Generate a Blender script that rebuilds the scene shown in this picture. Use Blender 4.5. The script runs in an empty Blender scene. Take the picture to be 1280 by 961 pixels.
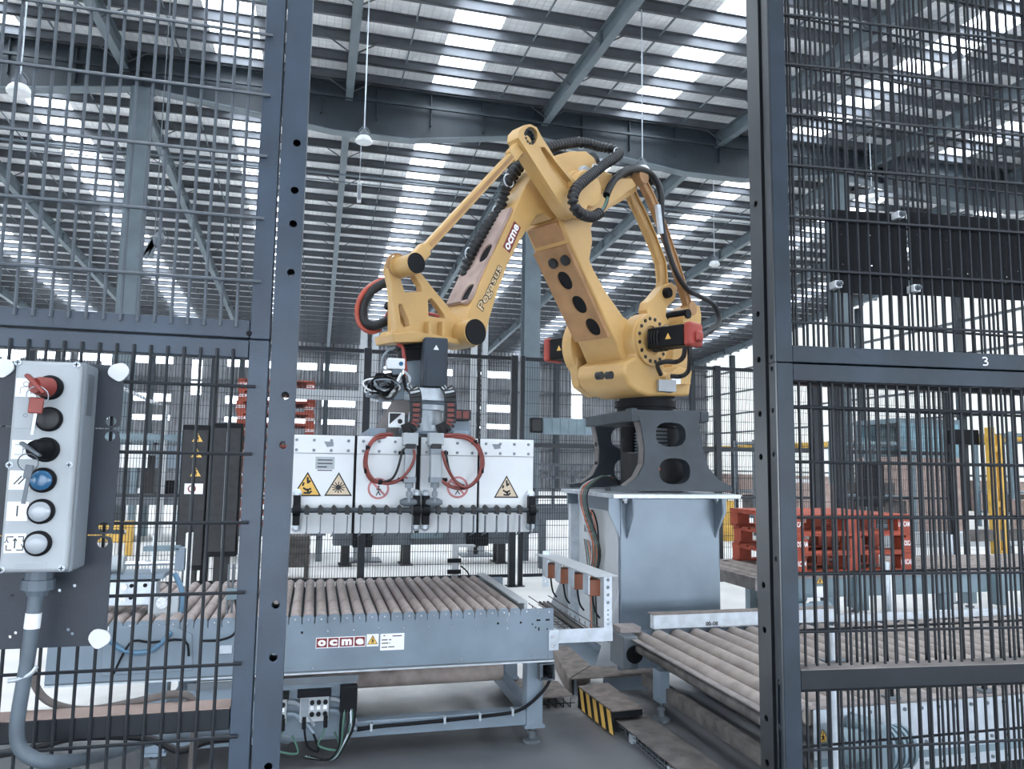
import bpy, bmesh, math, random
from mathutils import Vector, Matrix
from mathutils.geometry import tessellate_polygon
random.seed(7)
V = Vector
S = bpy.context.scene
COL = S.collection

# ---------------------------------------------------------------- camera
CAM = V((0.0, 0.0, 1.6)); FPX = 948.0
yaw, pitch, roll = math.radians(14.32), math.radians(6.09), math.radians(0.81)
FW = V((math.sin(yaw)*math.cos(pitch), math.cos(yaw)*math.cos(pitch), math.sin(pitch)))
R0 = V((math.cos(yaw), -math.sin(yaw), 0)); U0 = R0.cross(FW)
RT = R0*math.cos(roll) + U0*math.sin(roll); UP = U0*math.cos(roll) - R0*math.sin(roll)
cd = bpy.data.cameras.new('camera'); cam = bpy.data.objects.new('camera', cd); COL.objects.link(cam)
cam.matrix_world = Matrix(((RT.x, UP.x, -FW.x, CAM.x), (RT.y, UP.y, -FW.y, CAM.y), (RT.z, UP.z, -FW.z, CAM.z), (0, 0, 0, 1)))
cd.sensor_fit = 'HORIZONTAL'; cd.sensor_width = 36.0; cd.lens = 36.0*FPX/1280.0
cd.clip_start = 0.05; cd.clip_end = 400
S.camera = cam
# ---------------------------------------------------------------- sky and exposure
W = bpy.data.worlds.new('overcast_sky'); S.world = W; W.use_nodes = True
wn = W.node_tree.nodes; wl = W.node_tree.links
bg = wn['Background']; bg.inputs['Strength'].default_value = 6.0
tc = wn.new('ShaderNodeTexCoord'); sx = wn.new('ShaderNodeSeparateXYZ'); rmp = wn.new('ShaderNodeValToRGB')
wl.new(tc.outputs['Generated'], sx.inputs[0]); wl.new(sx.outputs['Z'], rmp.inputs[0]); wl.new(rmp.outputs[0], bg.inputs['Color'])
rmp.color_ramp.elements[0].position = 0.0; rmp.color_ramp.elements[0].color = (0.72, 0.80, 0.90, 1)
rmp.color_ramp.elements[1].position = 0.6; rmp.color_ramp.elements[1].color = (0.86, 0.93, 1.0, 1)
S.view_settings.view_transform = 'Standard'; S.view_settings.look = 'None'; S.view_settings.gamma = 1
S.view_settings.use_curve_mapping = False; S.view_settings.exposure = 0.95
S.cycles.max_bounces = 10; S.cycles.diffuse_bounces = 6; S.cycles.transparent_max_bounces = 12

# ---------------------------------------------------------------- helpers
AX = {'X': 0, 'Y': 1, 'Z': 2}
def ray(x, y): return FW*FPX + RT*(x-640) - UP*(y-480.5)
def at(x, y, ax, v):
    """the real point seen at photograph pixel (x, y) on the world plane ax = v"""
    d = ray(x, y); i = AX[ax]; return CAM + d*((v-CAM[i])/d[i])
RB = V((2.87, 6.35, 0)); RA = math.radians(-150.9)
RU = V((math.cos(RA), math.sin(RA), 0)); RN = V((-RU.y, RU.x, 0))
def rp(x, y, n=0.0):
    """point on the robot's arm plane, shifted n metres along the joint axes"""
    d = ray(x, y); return CAM + d*(((RB-CAM).dot(RN)+n)/d.dot(RN))
def rw(s, n, z): return RB + RU*s + RN*n + V((0, 0, z))

INV = {}
def reg(o, loc=(0, 0, 0), rotz=0.0):
    INV[o.name] = (Matrix.Translation(V(loc)) @ Matrix.Rotation(rotz, 4, 'Z')).inverted()
def tag(o, label=None, cat=None, group=None, kind=None):
    if label: o['label'] = label
    if cat: o['category'] = cat
    if group: o['group'] = group
    if kind: o['kind'] = kind
    return o
def thing(name, label, cat, loc=(0, 0, 0), rotz=0.0, group=None):
    o = bpy.data.objects.new(name, None); COL.objects.link(o)
    o.empty_display_size = 0.1
    o.location = loc; o.rotation_euler = (0, 0, rotz); reg(o, loc, rotz)
    return tag(o, label, cat, group)
def root_of(o):
    while o.parent: o = o.parent
    return o

class MB:
    def __init__(s): s.v = []; s.f = []
    def add(s, vs, fs):
        b = len(s.v); s.v += [V(p) for p in vs]; s.f += [tuple(i+b for i in f) for f in fs]; return s
    def box(s, x0, x1, y0, y1, z0, z1):
        p = [(x, y, z) for z in (z0, z1) for y in (y0, y1) for x in (x0, x1)]
        return s.add(p, [(0, 2, 3, 1), (4, 5, 7, 6), (0, 1, 5, 4), (2, 6, 7, 3), (0, 4, 6, 2), (1, 3, 7, 5)])
    def cb(s, c, sz, M=None):
        c = V(c); h = V(sz)/2
        p = []
        for k in (-1, 1):
            for j in (-1, 1):
                for i in (-1, 1):
                    q = V((i*h.x, j*h.y, k*h.z)); p.append(c + (M @ q if M else q))
        return s.add(p, [(0, 2, 3, 1), (4, 5, 7, 6), (0, 1, 5, 4), (2, 6, 7, 3), (0, 4, 6, 2), (1, 3, 7, 5)])
    def bar(s, a, b, w, h, up=(0, 0, 1)):
        a = V(a); b = V(b); d = (b-a); L = d.length
        if L < 1e-6: return s
        d /= L; up = V(up)
        if abs(d.dot(up.normalized())) > .98: up = V((0, 1, 0)) if abs(d.y) < .9 else V((1, 0, 0))
        sd_ = d.cross(up).normalized(); u2 = sd_.cross(d)
        M = Matrix((sd_, d, u2)).transposed()
        return s.cb((a+b)/2, (w, L, h), M)
    def ring(s, c, x, y, r, n): return [c + x*(r*math.cos(2*math.pi*i/n)) + y*(r*math.sin(2*math.pi*i/n)) for i in range(n)]
    def cyl(s, a, b, r0, r1=None, n=16):
        return s.lathe(a, b, [(0, r0), (1, r0 if r1 is None else r1)], n)
    def lathe(s, a, b, prof, n=20):
        """prof: (fraction along a-b, radius)"""
        a = V(a); b = V(b); d = (b-a); L = d.length; d = d/L
        x = d.orthogonal().normalized(); y = d.cross(x)
        base = len(s.v); m = len(prof)
        for t, r in prof: s.v += s.ring(a + d*(L*t), x, y, max(r, 1e-4), n)
        for j in range(m-1):
            for i in range(n):
                k = (i+1) % n
                s.f.append((base+j*n+i, base+j*n+k, base+(j+1)*n+k, base+(j+1)*n+i))
        s.f.append(tuple(base+i for i in reversed(range(n)))); s.f.append(tuple(base+(m-1)*n+i for i in range(n)))
        return s
    def tube(s, pts, r, n=8, sub=0, closed=False):
        pts = [V(p) for p in pts]
        if sub: pts = spline(pts, sub, closed)
        m = len(pts); base = len(s.v); x = None
        rr = r if callable(r) else (lambda t: r)
        for i, p in enumerate(pts):
            if closed: d = pts[(i+1) % m] - pts[i-1]
            else: d = pts[min(i+1, m-1)] - pts[max(i-1, 0)]
            d.normalize()
            if x is None: x = d.orthogonal().normalized()
            x = (x - d*x.dot(d)).normalized(); y = d.cross(x)
            s.v += s.ring(p, x, y, rr(i/(m-1)), n)
        for j in range(m if closed else m-1):
            j2 = (j+1) % m
            for i in range(n):
                k = (i+1) % n
                s.f.append((base+j*n+i, base+j*n+k, base+j2*n+k, base+j2*n+i))
        if not closed:
            s.f.append(tuple(base+i for i in reversed(range(n)))); s.f.append(tuple(base+(m-1)*n+i for i in range(n)))
        return s
    def prism(s, outline, th, holes=()):
        """planar outline (with holes) pushed along the vector th"""
        loops = [[V(p) for p in outline]] + [[V(p) for p in h] for h in holes]; th = V(th)
        flat = [p for l in loops for p in l]; n = len(flat)
        nrm = th.normalized(); ex = nrm.orthogonal().normalized(); ey = nrm.cross(ex)
        tri = tessellate_polygon([[V((p.dot(ex), p.dot(ey), 0)) for p in l] for l in loops])
        b = len(s.v); s.v += flat; s.v += [p+th for p in flat]
        for t in tri:
            s.f.append((b+t[0], b+t[1], b+t[2])); s.f.append((b+n+t[2], b+n+t[1], b+n+t[0]))
        o = 0
        for l in loops:
            m = len(l)
            for i in range(m):
                k = (i+1) % m; s.f.append((b+o+i, b+o+k, b+n+o+k, b+n+o+i))
            o += m
        return s
    def build(s, name, mat, parent=None, bevel=0.0, sharp=40, seg=2, kind=None, label=None, loc=None):
        me = bpy.data.meshes.new(name)
        o = bpy.data.objects.new(name, me); COL.objects.link(o)
        if parent is not None: inv = INV[root_of(parent).name]
        else:
            loc = V(loc) if loc is not None else V((0, 0, 0))
            inv = Matrix.Translation(-loc); o.location = loc; reg(o, loc)
        me.from_pydata([inv @ p for p in s.v], [], s.f)
        bm = bmesh.new(); bm.from_mesh(me); bmesh.ops.recalc_face_normals(bm, faces=bm.faces); bm.to_mesh(me); bm.free()
        me.materials.append(mat)
        for p in me.polygons: p.use_smooth = True
        me.set_sharp_from_angle(angle=math.radians(sharp))
        if bevel:
            m = o.modifiers.new('bevel', 'BEVEL'); m.width = bevel; m.segments = seg; m.limit_method = 'ANGLE'; m.angle_limit = math.radians(35)
            m.harden_normals = True
        if parent is not None: o.parent = parent
        return tag(o, label, None, None, kind)

def spline(p, k, closed=False):
    out = []; n = len(p)
    rng = range(n) if closed else range(n-1)
    for i in rng:
        if closed: a, b, c, d = p[i-1], p[i], p[(i+1) % n], p[(i+2) % n]
        else: a, b, c, d = p[max(i-1, 0)], p[i], p[i+1], p[min(i+2, n-1)]
        for j in range(k):
            t = j/k
            out.append(.5*((2*b) + (c-a)*t + (2*a-5*b+4*c-d)*t*t + (3*b-a-3*c+d)*t*t*t))
    if not closed: out.append(p[-1].copy())
    return out
def rep(o, off, parent=None):
    """a copy of one mesh object, moved by off (its sub-parts copied along)"""
    c = o.copy(); COL.objects.link(c); c.location = o.location + V(off); c.parent = parent or o.parent
    for ch in [x for x in kids.get(o.name, [])]:
        d = ch.copy(); COL.objects.link(d); d.parent = c
    return c
kids = {}
def dup(root, loc, label, rotz=None, parts=None):
    c = root.copy(); COL.objects.link(c); c.location = loc; c['label'] = label
    if rotz is not None: c.rotation_euler = (0, 0, rotz)
    for ch in parts:
        d = ch.copy(); COL.objects.link(d); d.parent = c
        for g in kids.get(ch.name, []):
            e = g.copy(); COL.objects.link(e); e.parent = d
    return c
def circ(c, ex, ey, r, n=16, ry=None):
    c = V(c); ex = V(ex); ey = V(ey); ry = ry or r
    return [c + ex*(r*math.cos(2*math.pi*i/n)) + ey*(ry*math.sin(2*math.pi*i/n)) for i in range(n)]
def text(body, mat, parent, pos, ex, ey, width, height, name='lettering', depth=0.0008, bold=0.0, hollow=None):
    """flat print: the words laid out from the lower-left corner pos along ex, upright along ey"""
    cu = bpy.data.curves.new('print', 'FONT'); cu.body = body; cu.size = 1; cu.offset = bold; cu.resolution_u = 3
    to = bpy.data.objects.new('print', cu); COL.objects.link(to)
    dg = bpy.context.evaluated_depsgraph_get(); dg.update()
    me0 = bpy.data.meshes.new_from_object(to.evaluated_get(dg))
    bpy.data.objects.remove(to); bpy.data.curves.remove(cu)
    vs = [v.co.copy() for v in me0.vertices]; fs = [tuple(p.vertices) for p in me0.polygons]
    bpy.data.meshes.remove(me0)
    if not vs: return None
    x0 = min(v.x for v in vs); x1 = max(v.x for v in vs); y0 = min(v.y for v in vs); y1 = max(v.y for v in vs)
    kx = width/(x1-x0); ky = height/(y1-y0); ex = V(ex).normalized(); ey = V(ey).normalized(); nz = ex.cross(ey)
    m = MB(); m.add([V(pos) + ex*((v.x-x0)*kx) + ey*((v.y-y0)*ky) + nz*depth for v in vs], fs)
    o = m.build(name, mat, parent); return o
def stroke(pts, w, nrm, lift=0.001):
    """flat line of width w along pts"""
    m = MB(); nrm = V(nrm).normalized(); pts = [V(p) + nrm*lift for p in pts]; b = 0
    L = []; Rr = []
    for i, p in enumerate(pts):
        d = (pts[min(i+1, len(pts)-1)] - pts[max(i-1, 0)]).normalized(); sd_ = d.cross(nrm).normalized()*(w/2)
        L.append(p+sd_); Rr.append(p-sd_)
    n = len(pts); m.v = L + Rr; m.f = [(i, i+1, n+i+1, n+i) for i in range(n-1)]
    return m

# ---------------------------------------------------------------- materials
MT = {}
def mat(name, col, rough=.5, metal=0.0, ns=6.0, amt=.18, bump=0.0, bs=60.0, dirt=None, spec=.5):
    if name in MT: return MT[name]
    m = bpy.data.materials.new(name); m.use_nodes = True; nt = m.node_tree; b = nt.nodes['Principled BSDF']
    b.inputs['Roughness'].default_value = rough; b.inputs['Metallic'].default_value = metal
    b.inputs['Specular IOR Level'].default_value = spec
    t = nt.nodes.new('ShaderNodeTexCoord')
    n = nt.nodes.new('ShaderNodeTexNoise'); n.inputs['Scale'].default_value = ns; n.inputs['Detail'].default_value = 5
    nt.links.new(t.outputs['Object'], n.inputs['Vector'])
    r = nt.nodes.new('ShaderNodeValToRGB'); r.color_ramp.elements[0].position = .3; r.color_ramp.elements[1].position = .72
    d = dirt or tuple(c*(1-amt*1.6) for c in col)
    r.color_ramp.elements[0].color = (*d, 1); r.color_ramp.elements[1].color = (*[min(1, c*(1+amt*.5)) for c in col], 1)
    nt.links.new(n.outputs['Fac'], r.inputs[0]); nt.links.new(r.outputs[0], b.inputs['Base Color'])
    if bump:
        n2 = nt.nodes.new('ShaderNodeTexNoise'); n2.inputs['Scale'].default_value = bs; n2.inputs['Detail'].default_value = 3
        nt.links.new(t.outputs['Object'], n2.inputs['Vector'])
        bp = nt.nodes.new('ShaderNodeBump'); bp.inputs['Strength'].default_value = bump; bp.inputs['Distance'].default_value = .01
        nt.links.new(n2.outputs['Fac'], bp.inputs['Height']); nt.links.new(bp.outputs[0], b.inputs['Normal'])
    MT[name] = m; return m
def sheet_light(name, col, through=.55):
    m = bpy.data.materials.new(name); m.use_nodes = True; nt = m.node_tree
    for n in list(nt.nodes): nt.nodes.remove(n)
    o = nt.nodes.new('ShaderNodeOutputMaterial'); mx = nt.nodes.new('ShaderNodeMixShader')
    tr = nt.nodes.new('ShaderNodeBsdfTransparent'); tl = nt.nodes.new('ShaderNodeBsdfTranslucent')
    tr.inputs[0].default_value = (*col, 1); tl.inputs[0].default_value = (*col, 1); mx.inputs[0].default_value = 1-through
    nt.links.new(tr.outputs[0], mx.inputs[1]); nt.links.new(tl.outputs[0], mx.inputs[2]); nt.links.new(mx.outputs[0], o.inputs[0])
    return m

M_gate = mat('dark_gate_paint', (.038, .058, .088), .40, 0, 9, .25, .05, 300)
M_gate2 = mat('black_gate_paint', (.012, .015, .020), .35, 0, 9, .25, spec=.3)
M_gateS = mat('glossy_black_paint', (.014, .017, .021), .30, 0, 9, .25, spec=.9)
M_gate3 = mat('deep_blue_gate_paint', (.020, .033, .050), .42, 0, 9, .3, .05, 300, spec=.35)
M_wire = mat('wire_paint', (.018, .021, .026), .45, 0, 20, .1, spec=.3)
M_wirel = mat('lit_wire_paint', (.075, .09, .108), .4, 0, 20, .1)  # wire paint lightened to carry the light caught by the upper left mesh
M_plate = mat('blue_black_plate', (.018, .026, .040), .5, 0, 8, .25, .05, 250)
M_yel = mat('robot_yellow', (.56, .345, .125), .40, 0, 3, .10, .02, 120)
M_yeld = mat('dusty_shaded_yellow', (.40, .22, .10), .7, 0, 5, .2, .03, 90)  # dusty arm faces; also serves as shade-darkened yellow on one rear rod
M_dust = mat('dust_pink', (.42, .31, .27), .85, 0, 6, .2)
M_blk = mat('black_plastic', (.008, .009, .011), .5, 0, 12, .2, spec=.14)
M_blk2 = mat('dark_rubber', (.016, .017, .019), .45, 0, 15, .3, spec=.4)
M_char = mat('charcoal_casting', (.034, .045, .056), .5, 0, 4, .22, .04, 120)
M_chard = mat('dusty_casting', (.16, .145, .14), .7, 0, 6, .2)
M_conv = mat('grey_blue_steel', (.185, .235, .285), .42, 0, 4, .14, .02, 150)
M_convd = mat('dark_grey_steel', (.12, .14, .16), .5, 0, 4, .2)
M_galv = mat('galvanised_steel', (.55, .60, .65), .38, .5, 14, .14)
M_ped = mat('pedestal_grey', (.20, .245, .29), .34, .35, 3, .12, .02, 80)
M_pedl = mat('pale_pedestal', (.42, .44, .455), .5, 0, 3, .1)
M_roll = mat('dusty_roller', (.36, .30, .275), .62, 0, 12, .22)
M_rollg = mat('dusty_grey_roller', (.31, .265, .24), .6, 0, 8, .22)
M_rail = mat('dusty_rail', (.25, .22, .21), .7, 0, 10, .25)
M_white = mat('white_panel', (.70, .72, .735), .45, 0, 4, .05)
M_paper = mat('paper_white', (.85, .86, .87), .7, 0, 10, .03)
M_red = mat('pallet_red', (.38, .065, .03), .65, 0, 6, .3)
M_red2 = mat('hose_red', (.20, .035, .025), .4, 0, 20, .2)
M_mred = mat('motor_red', (.36, .05, .035), .45, 0, 8, .15)
M_redk = mat('key_red', (.24, .04, .03), .45, 0, 20, .15)
M_oc = mat('label_maroon', (.19, .022, .022), .5, 0, 10, .1)
M_warn = mat('warning_yellow', (.78, .47, .10), .5, 0, 10, .1)
M_sand = mat('faded_warning', (.62, .50, .36), .5, 0, 10, .1)
M_prnt = mat('print_black', (.012, .012, .014), .6, 0, 10, .1)
M_grey = mat('light_grey_plastic', (.38, .41, .43), .45, 0, 9, .08, .03, 400)
M_greyd = mat('mid_grey_plastic', (.22, .25, .28), .5, 0, 9, .1)
M_lamp = mat('button_clear', (.34, .37, .40), .18, 0, 20, .05)
M_blue = mat('button_blue', (.03, .12, .24), .2, 0, 20, .1)
M_cond = mat('conduit_grey', (.11, .14, .17), .5, 0, 14, .2)
M_cabl = mat('dusty_cable', (.17, .145, .135), .65, 0, 14, .2)
M_orng = mat('orange_cable', (.62, .15, .05), .5, 0, 14, .2)
M_grn = mat('green_cable', (.06, .14, .11), .5, 0, 14, .2)
M_steel = mat('shaded_girder_paint', (.03, .042, .052), .55, 0, 2, .2)  # column paint with the shade on the girder put into its colour
M_steell = mat('pale_rafter', (.135, .17, .195), .5, 0, 2, .15)
M_purl = mat('purlin_steel', (.10, .11, .125), .55, .1, 2, .2)
M_chrome = mat('bright_metal', (.75, .77, .8), .22, .9, 20, .1)
M_tread = mat('dusty_tread', (.21, .175, .155), .75, 0, 14, .3, .25, 90)
M_ctrunk = mat('cable_tray_cover', (.12, .108, .10), .8, 0, 10, .35)
M_bsteel = mat('blue_green_steel', (.17, .235, .27), .5, 0, 4, .2)
M_pgf = mat('letter_fill', (.62, .47, .27), .5, 0, 10, .05)
M_ylw = mat('guard_yellow', (.70, .42, .08), .5, 0, 6, .2)
M_amb = mat('amber_reflector', (.26, .075, .03), .35, 0, 14, .2)
M_glossw = mat('lamp_enamel', (.75, .77, .78), .35, 0, 8, .08)
M_sky = sheet_light('skylight_sheet', (.95, .97, 1.0), .6)
M_frp = sheet_light('window_sheet', (.92, .95, .97), .5)

# ================================================================ SETTING
def roof_mat():
    m = mat('roof_foil', (.90, .91, .93), .4, .15, 1.5, .2)
    nt = m.node_tree; b = nt.nodes['Principled BSDF']; t = nt.nodes.new('ShaderNodeTexCoord')
    sp = nt.nodes.new('ShaderNodeSeparateXYZ'); nt.links.new(t.outputs['Object'], sp.inputs[0])
    def line(ax, pitch, w):
        d = nt.nodes.new('ShaderNodeMath'); d.operation = 'DIVIDE'; d.inputs[1].default_value = pitch
        f = nt.nodes.new('ShaderNodeMath'); f.operation = 'FRACT'; l = nt.nodes.new('ShaderNodeMath'); l.operation = 'LESS_THAN'; l.inputs[1].default_value = w
        nt.links.new(sp.outputs[ax], d.inputs[0]); nt.links.new(d.outputs[0], f.inputs[0]); nt.links.new(f.outputs[0], l.inputs[0]); return l
    a = line('X', .16, .10); c = line('Y', .16, .10)
    mx = nt.nodes.new('ShaderNodeMath'); mx.operation = 'MAXIMUM'; nt.links.new(a.outputs[0], mx.inputs[0]); nt.links.new(c.outputs[0], mx.inputs[1])
    src = b.inputs['Base Color'].links[0].from_socket
    mix = nt.nodes.new('ShaderNodeMixRGB'); mix.inputs[2].default_value = (.62, .64, .68, 1)
    nt.links.new(mx.outputs[0], mix.inputs[0]); nt.links.new(src, mix.inputs[1]); nt.links.new(mix.outputs[0], b.inputs['Base Color'])
    mp = nt.nodes.new('ShaderNodeMapping'); mp.inputs['Scale'].default_value = (3.2, .6, 1)
    n = nt.nodes.new('ShaderNodeTexNoise'); n.inputs['Scale'].default_value = 2.4; n.inputs['Detail'].default_value = 4
    nt.links.new(t.outputs['Object'], mp.inputs[0]); nt.links.new(mp.outputs[0], n.inputs['Vector'])
    bp = nt.nodes.new('ShaderNodeBump'); bp.inputs['Strength'].default_value = .55; bp.inputs['Distance'].default_value = .12
    nt.links.new(n.outputs['Fac'], bp.inputs['Height']); nt.links.new(bp.outputs[0], b.inputs['Normal'])
    return m
def ribbed(name, col, rough, pitch, ax='X', through=0.0, depth=.04):
    m = mat(name, col, rough, 0, 1.2, .22)
    nt = m.node_tree; b = nt.nodes['Principled BSDF']; t = nt.nodes.new('ShaderNodeTexCoord')
    sp = nt.nodes.new('ShaderNodeSeparateXYZ'); nt.links.new(t.outputs['Object'], sp.inputs[0])
    d = nt.nodes.new('ShaderNodeMath'); d.operation = 'MULTIPLY'; d.inputs[1].default_value = 2*math.pi/pitch
    c = nt.nodes.new('ShaderNodeMath'); c.operation = 'SINE'
    nt.links.new(sp.outputs[ax], d.inputs[0]); nt.links.new(d.outputs[0], c.inputs[0])
    bp = nt.nodes.new('ShaderNodeBump'); bp.inputs['Strength'].default_value = 1; bp.inputs['Distance'].default_value = depth
    nt.links.new(c.outputs[0], bp.inputs['Height']); nt.links.new(bp.outputs[0], b.inputs['Normal'])
    if through:
        o = nt.nodes['Material Output']; tl = nt.nodes.new('ShaderNodeBsdfTranslucent'); tl.inputs[0].default_value = (.9, .9, .88, 1)
        nt.links.new(bp.outputs[0], tl.inputs['Normal'])
        mx = nt.nodes.new('ShaderNodeMixShader'); mx.inputs[0].default_value = through
        nt.links.new(b.outputs[0], mx.inputs[1]); nt.links.new(tl.outputs[0], mx.inputs[2]); nt.links.new(mx.outputs[0], o.inputs[0])
    return m
def floor_mat():
    m = mat('concrete_floor', (.72, .705, .68), .55, 0, 1.2, .12, .05, 40)
    nt = m.node_tree; b = nt.nodes['Principled BSDF']; t = nt.nodes.new('ShaderNodeTexCoord')
    src = b.inputs['Base Color'].links[0].from_socket
    sp = nt.nodes.new('ShaderNodeSeparateXYZ'); n = nt.nodes.new('ShaderNodeTexNoise'); n.inputs['Scale'].default_value = 1.1; n.inputs['Detail'].default_value = 6
    nt.links.new(t.outputs['Object'], n.inputs['Vector']); nt.links.new(t.outputs['Object'], sp.inputs[0])
    # darker floor inside the robot cell: ends raggedly near the rear fence
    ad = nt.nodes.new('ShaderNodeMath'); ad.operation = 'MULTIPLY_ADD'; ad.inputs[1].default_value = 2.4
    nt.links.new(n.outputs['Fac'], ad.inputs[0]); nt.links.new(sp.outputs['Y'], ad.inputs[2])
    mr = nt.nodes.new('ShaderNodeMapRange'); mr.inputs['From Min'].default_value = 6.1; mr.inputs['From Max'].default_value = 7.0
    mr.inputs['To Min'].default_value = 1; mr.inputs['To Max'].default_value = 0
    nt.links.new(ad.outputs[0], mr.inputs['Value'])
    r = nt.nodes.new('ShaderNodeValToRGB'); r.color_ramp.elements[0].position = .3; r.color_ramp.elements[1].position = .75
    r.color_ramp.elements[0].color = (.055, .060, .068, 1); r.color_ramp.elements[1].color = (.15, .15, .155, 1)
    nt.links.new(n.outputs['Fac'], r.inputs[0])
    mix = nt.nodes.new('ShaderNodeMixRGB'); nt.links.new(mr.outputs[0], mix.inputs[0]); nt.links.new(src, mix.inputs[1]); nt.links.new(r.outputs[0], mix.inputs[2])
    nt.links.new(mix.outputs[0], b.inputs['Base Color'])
    return m
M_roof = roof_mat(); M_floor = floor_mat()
M_wallb = ribbed('wall_sheet_dark', (.24, .25, .27), .6, .25, 'X')
M_wallr = ribbed('wall_sheet_pale', (.70, .69, .65), .6, .32, 'Y', .38, .06)

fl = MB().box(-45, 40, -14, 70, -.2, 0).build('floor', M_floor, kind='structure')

# roof: two gentle slopes meeting over the ridge girder at Y = 18
YR, ZR, MF, MK = 18.0, 10.9, .05, -.06
Y0, Y1, X0, X1 = -11.0, 48.0, -27.0, 26.4
def zroof(y): return ZR + (MF*(y-YR) if y < YR else MK*(y-YR))
SKY = [2.38+4.97*k for k in range(-5, 5)]; SKW = 1.02
ceil = MB()
edges = [X0] + [e for a in SKY for e in (a, a+SKW)] + [X1]
for i in range(0, len(edges), 2):
    for ya, yb in ((Y0, YR), (YR, Y1)):
        a, b = edges[i], edges[i+1]
        ceil.add([(a, ya, zroof(ya)), (b, ya, zroof(ya)), (b, yb, zroof(yb)), (a, yb, zroof(yb))], [(0, 1, 2, 3)])
ceil = ceil.build('ceiling', M_roof, kind='structure')
for a in SKY:
    for ya, yb in ((Y0, YR), (YR, Y1)):
        MB().add([(a, ya, zroof(ya)+.01), (a+SKW, ya, zroof(ya)+.01), (a+SKW, yb, zroof(yb)+.01), (a, yb, zroof(yb)+.01)], [(0, 1, 2, 3)]).build('skylight_sheet', M_sky, ceil)
# purlins: Z-sections across the whole width
pz = MB().box(X0, X1, -.015, .015, -.2, 0).box(X0, X1, -.015, .075, -.2, -.185).box(X0, X1, -.075, .015, -.015, 0)
pur = pz.build('purlin', M_purl, ceil)
first = True
ys = [18.0-.30-.97*k for k in range(0, 29)] + [18.0+.45+.97*k for k in range(0, 31)]
for y in ys:
    if first: pur.location = (0, y, zroof(y)); first = False
    else: rep(pur, V((0, y, zroof(y))) - pur.location)
# rafters: I-beams down both slopes, with fly braces up to the purlins
RX = [.42+4.93*k for k in range(-5, 6)]
for rx in RX:
    m = MB()
    for ya, yb in ((Y0, YR), (YR, Y1)):
        a = V((rx, ya, zroof(ya)-.2)); b = V((rx, yb, zroof(yb)-.2))
        for w, h, dz in ((.18, .014, -.007), (.011, .36, -.19), (.18, .014, -.373)):
            m.bar(a+V((0, 0, dz)), b+V((0, 0, dz)), w, h)
    for k in range(-2, 9):
        y = 18+k*4.2; z = zroof(y)-.2
        for sg in (-1, 1): m.box(rx+sg*.006, rx+sg*.085, y-.006, y+.006, z-.37, z-.014)
    ra = m.build('rafter', M_steell, ceil)
    m = MB()
    for i, y in enumerate(ys):
        if i % 2: continue
        for sg in (-1, 1): m.bar((rx+sg*.02, y, zroof(y)-.50), (rx+sg*.62, y, zroof(y)-.12), .035, .02)
    m.build('fly_brace', M_purl, ra, kind='stuff')
for a in SKY:
    for dx in (-.75, 1.75):
        m = MB()
        for ya, yb in ((Y0, YR-.3), (YR+.5, Y1)): m.bar((a+dx, ya, zroof(ya)-.11), (a+dx, yb, zroof(yb)-.11), .03, .03)
        m.build('bridging_bar', M_steell, ceil)
# ridge girder: shallow at the columns, deep between them
CX = [-13.6, -4.15, 5.05, 14.2, 23.4]
bot = []
for i in range(len(CX)-1):
    a, b = CX[i], CX[i+1]; bot += [(a, 9.98), (a+(b-a)*.46, 9.5), (a+(b-a)*.66, 9.5)]
bot += [(CX[-1], 9.98), (X1, 9.8)]
bot = [(X0, 9.7)] + bot
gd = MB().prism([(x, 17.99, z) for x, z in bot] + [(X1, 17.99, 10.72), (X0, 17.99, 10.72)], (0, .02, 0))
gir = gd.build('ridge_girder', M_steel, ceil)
m = MB()
for (xa, za), (xb, zb) in zip(bot[:-1], bot[1:]): m.bar((xa, 18, za-.01), (xb, 18, zb-.01), .30, .025)
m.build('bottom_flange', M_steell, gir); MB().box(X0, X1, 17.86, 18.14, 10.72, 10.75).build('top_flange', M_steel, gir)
m = MB()
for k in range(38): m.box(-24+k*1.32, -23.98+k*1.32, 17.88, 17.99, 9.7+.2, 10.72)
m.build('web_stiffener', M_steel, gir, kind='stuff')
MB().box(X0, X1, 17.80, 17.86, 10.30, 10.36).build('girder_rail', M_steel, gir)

# back wall with its translucent strips, right wall in pale sheets
def rect(ax, v, a0, a1, z0, z1):
    return [(a, v, z) if ax == 'Y' else (v, a, z) for a, z in ((a0, z0), (a1, z0), (a1, z1), (a0, z1))]
holes = []
def bw(px0, py0, px1, py1):
    a = at(px0, py1, 'Y', 48); b = at(px1, py0, 'Y', 48); return (a.x, b.x, a.z, b.z)
for r in ((2, 438, 26, 458), (127, 446, 144, 458), (238, 450, 254, 493), (714, 472, 728, 536)): holes.append(bw(*r))
for z0, z1 in ((7.25, 7.7), (5.05, 5.5), (3.95, 4.25)):
    for xa, xb in ((-26, -13.9), (-13.5, -8.4), (-5.4, -.2), (.2, 2.2), (3.9, 8.3), (9.6, 12.2)): holes.append((xa, xb, z0, z1))
xs = sorted({X0, X1} | {v for h in holes for v in h[:2]}); zs = sorted({0, zroof(48)} | {v for h in holes for v in h[2:]})
m = MB()
for xa, xb in zip(xs[:-1], xs[1:]):
    za = None
    for z0, z1 in zip(zs[:-1], zs[1:]):
        c = ((xa+xb)/2, (z0+z1)/2); hol = any(h[0] < c[0] < h[1] and h[2] < c[1] < h[3] for h in holes)
        if not hol and za is None: za = z0
        if hol and za is not None: m.box(xa, xb, 48, 48.1, za, z0); za = None
    if za is not None: m.box(xa, xb, 48, 48.1, za, zs[-1])
wbk = m.build('wall_back', M_wallb, kind='structure')
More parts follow.
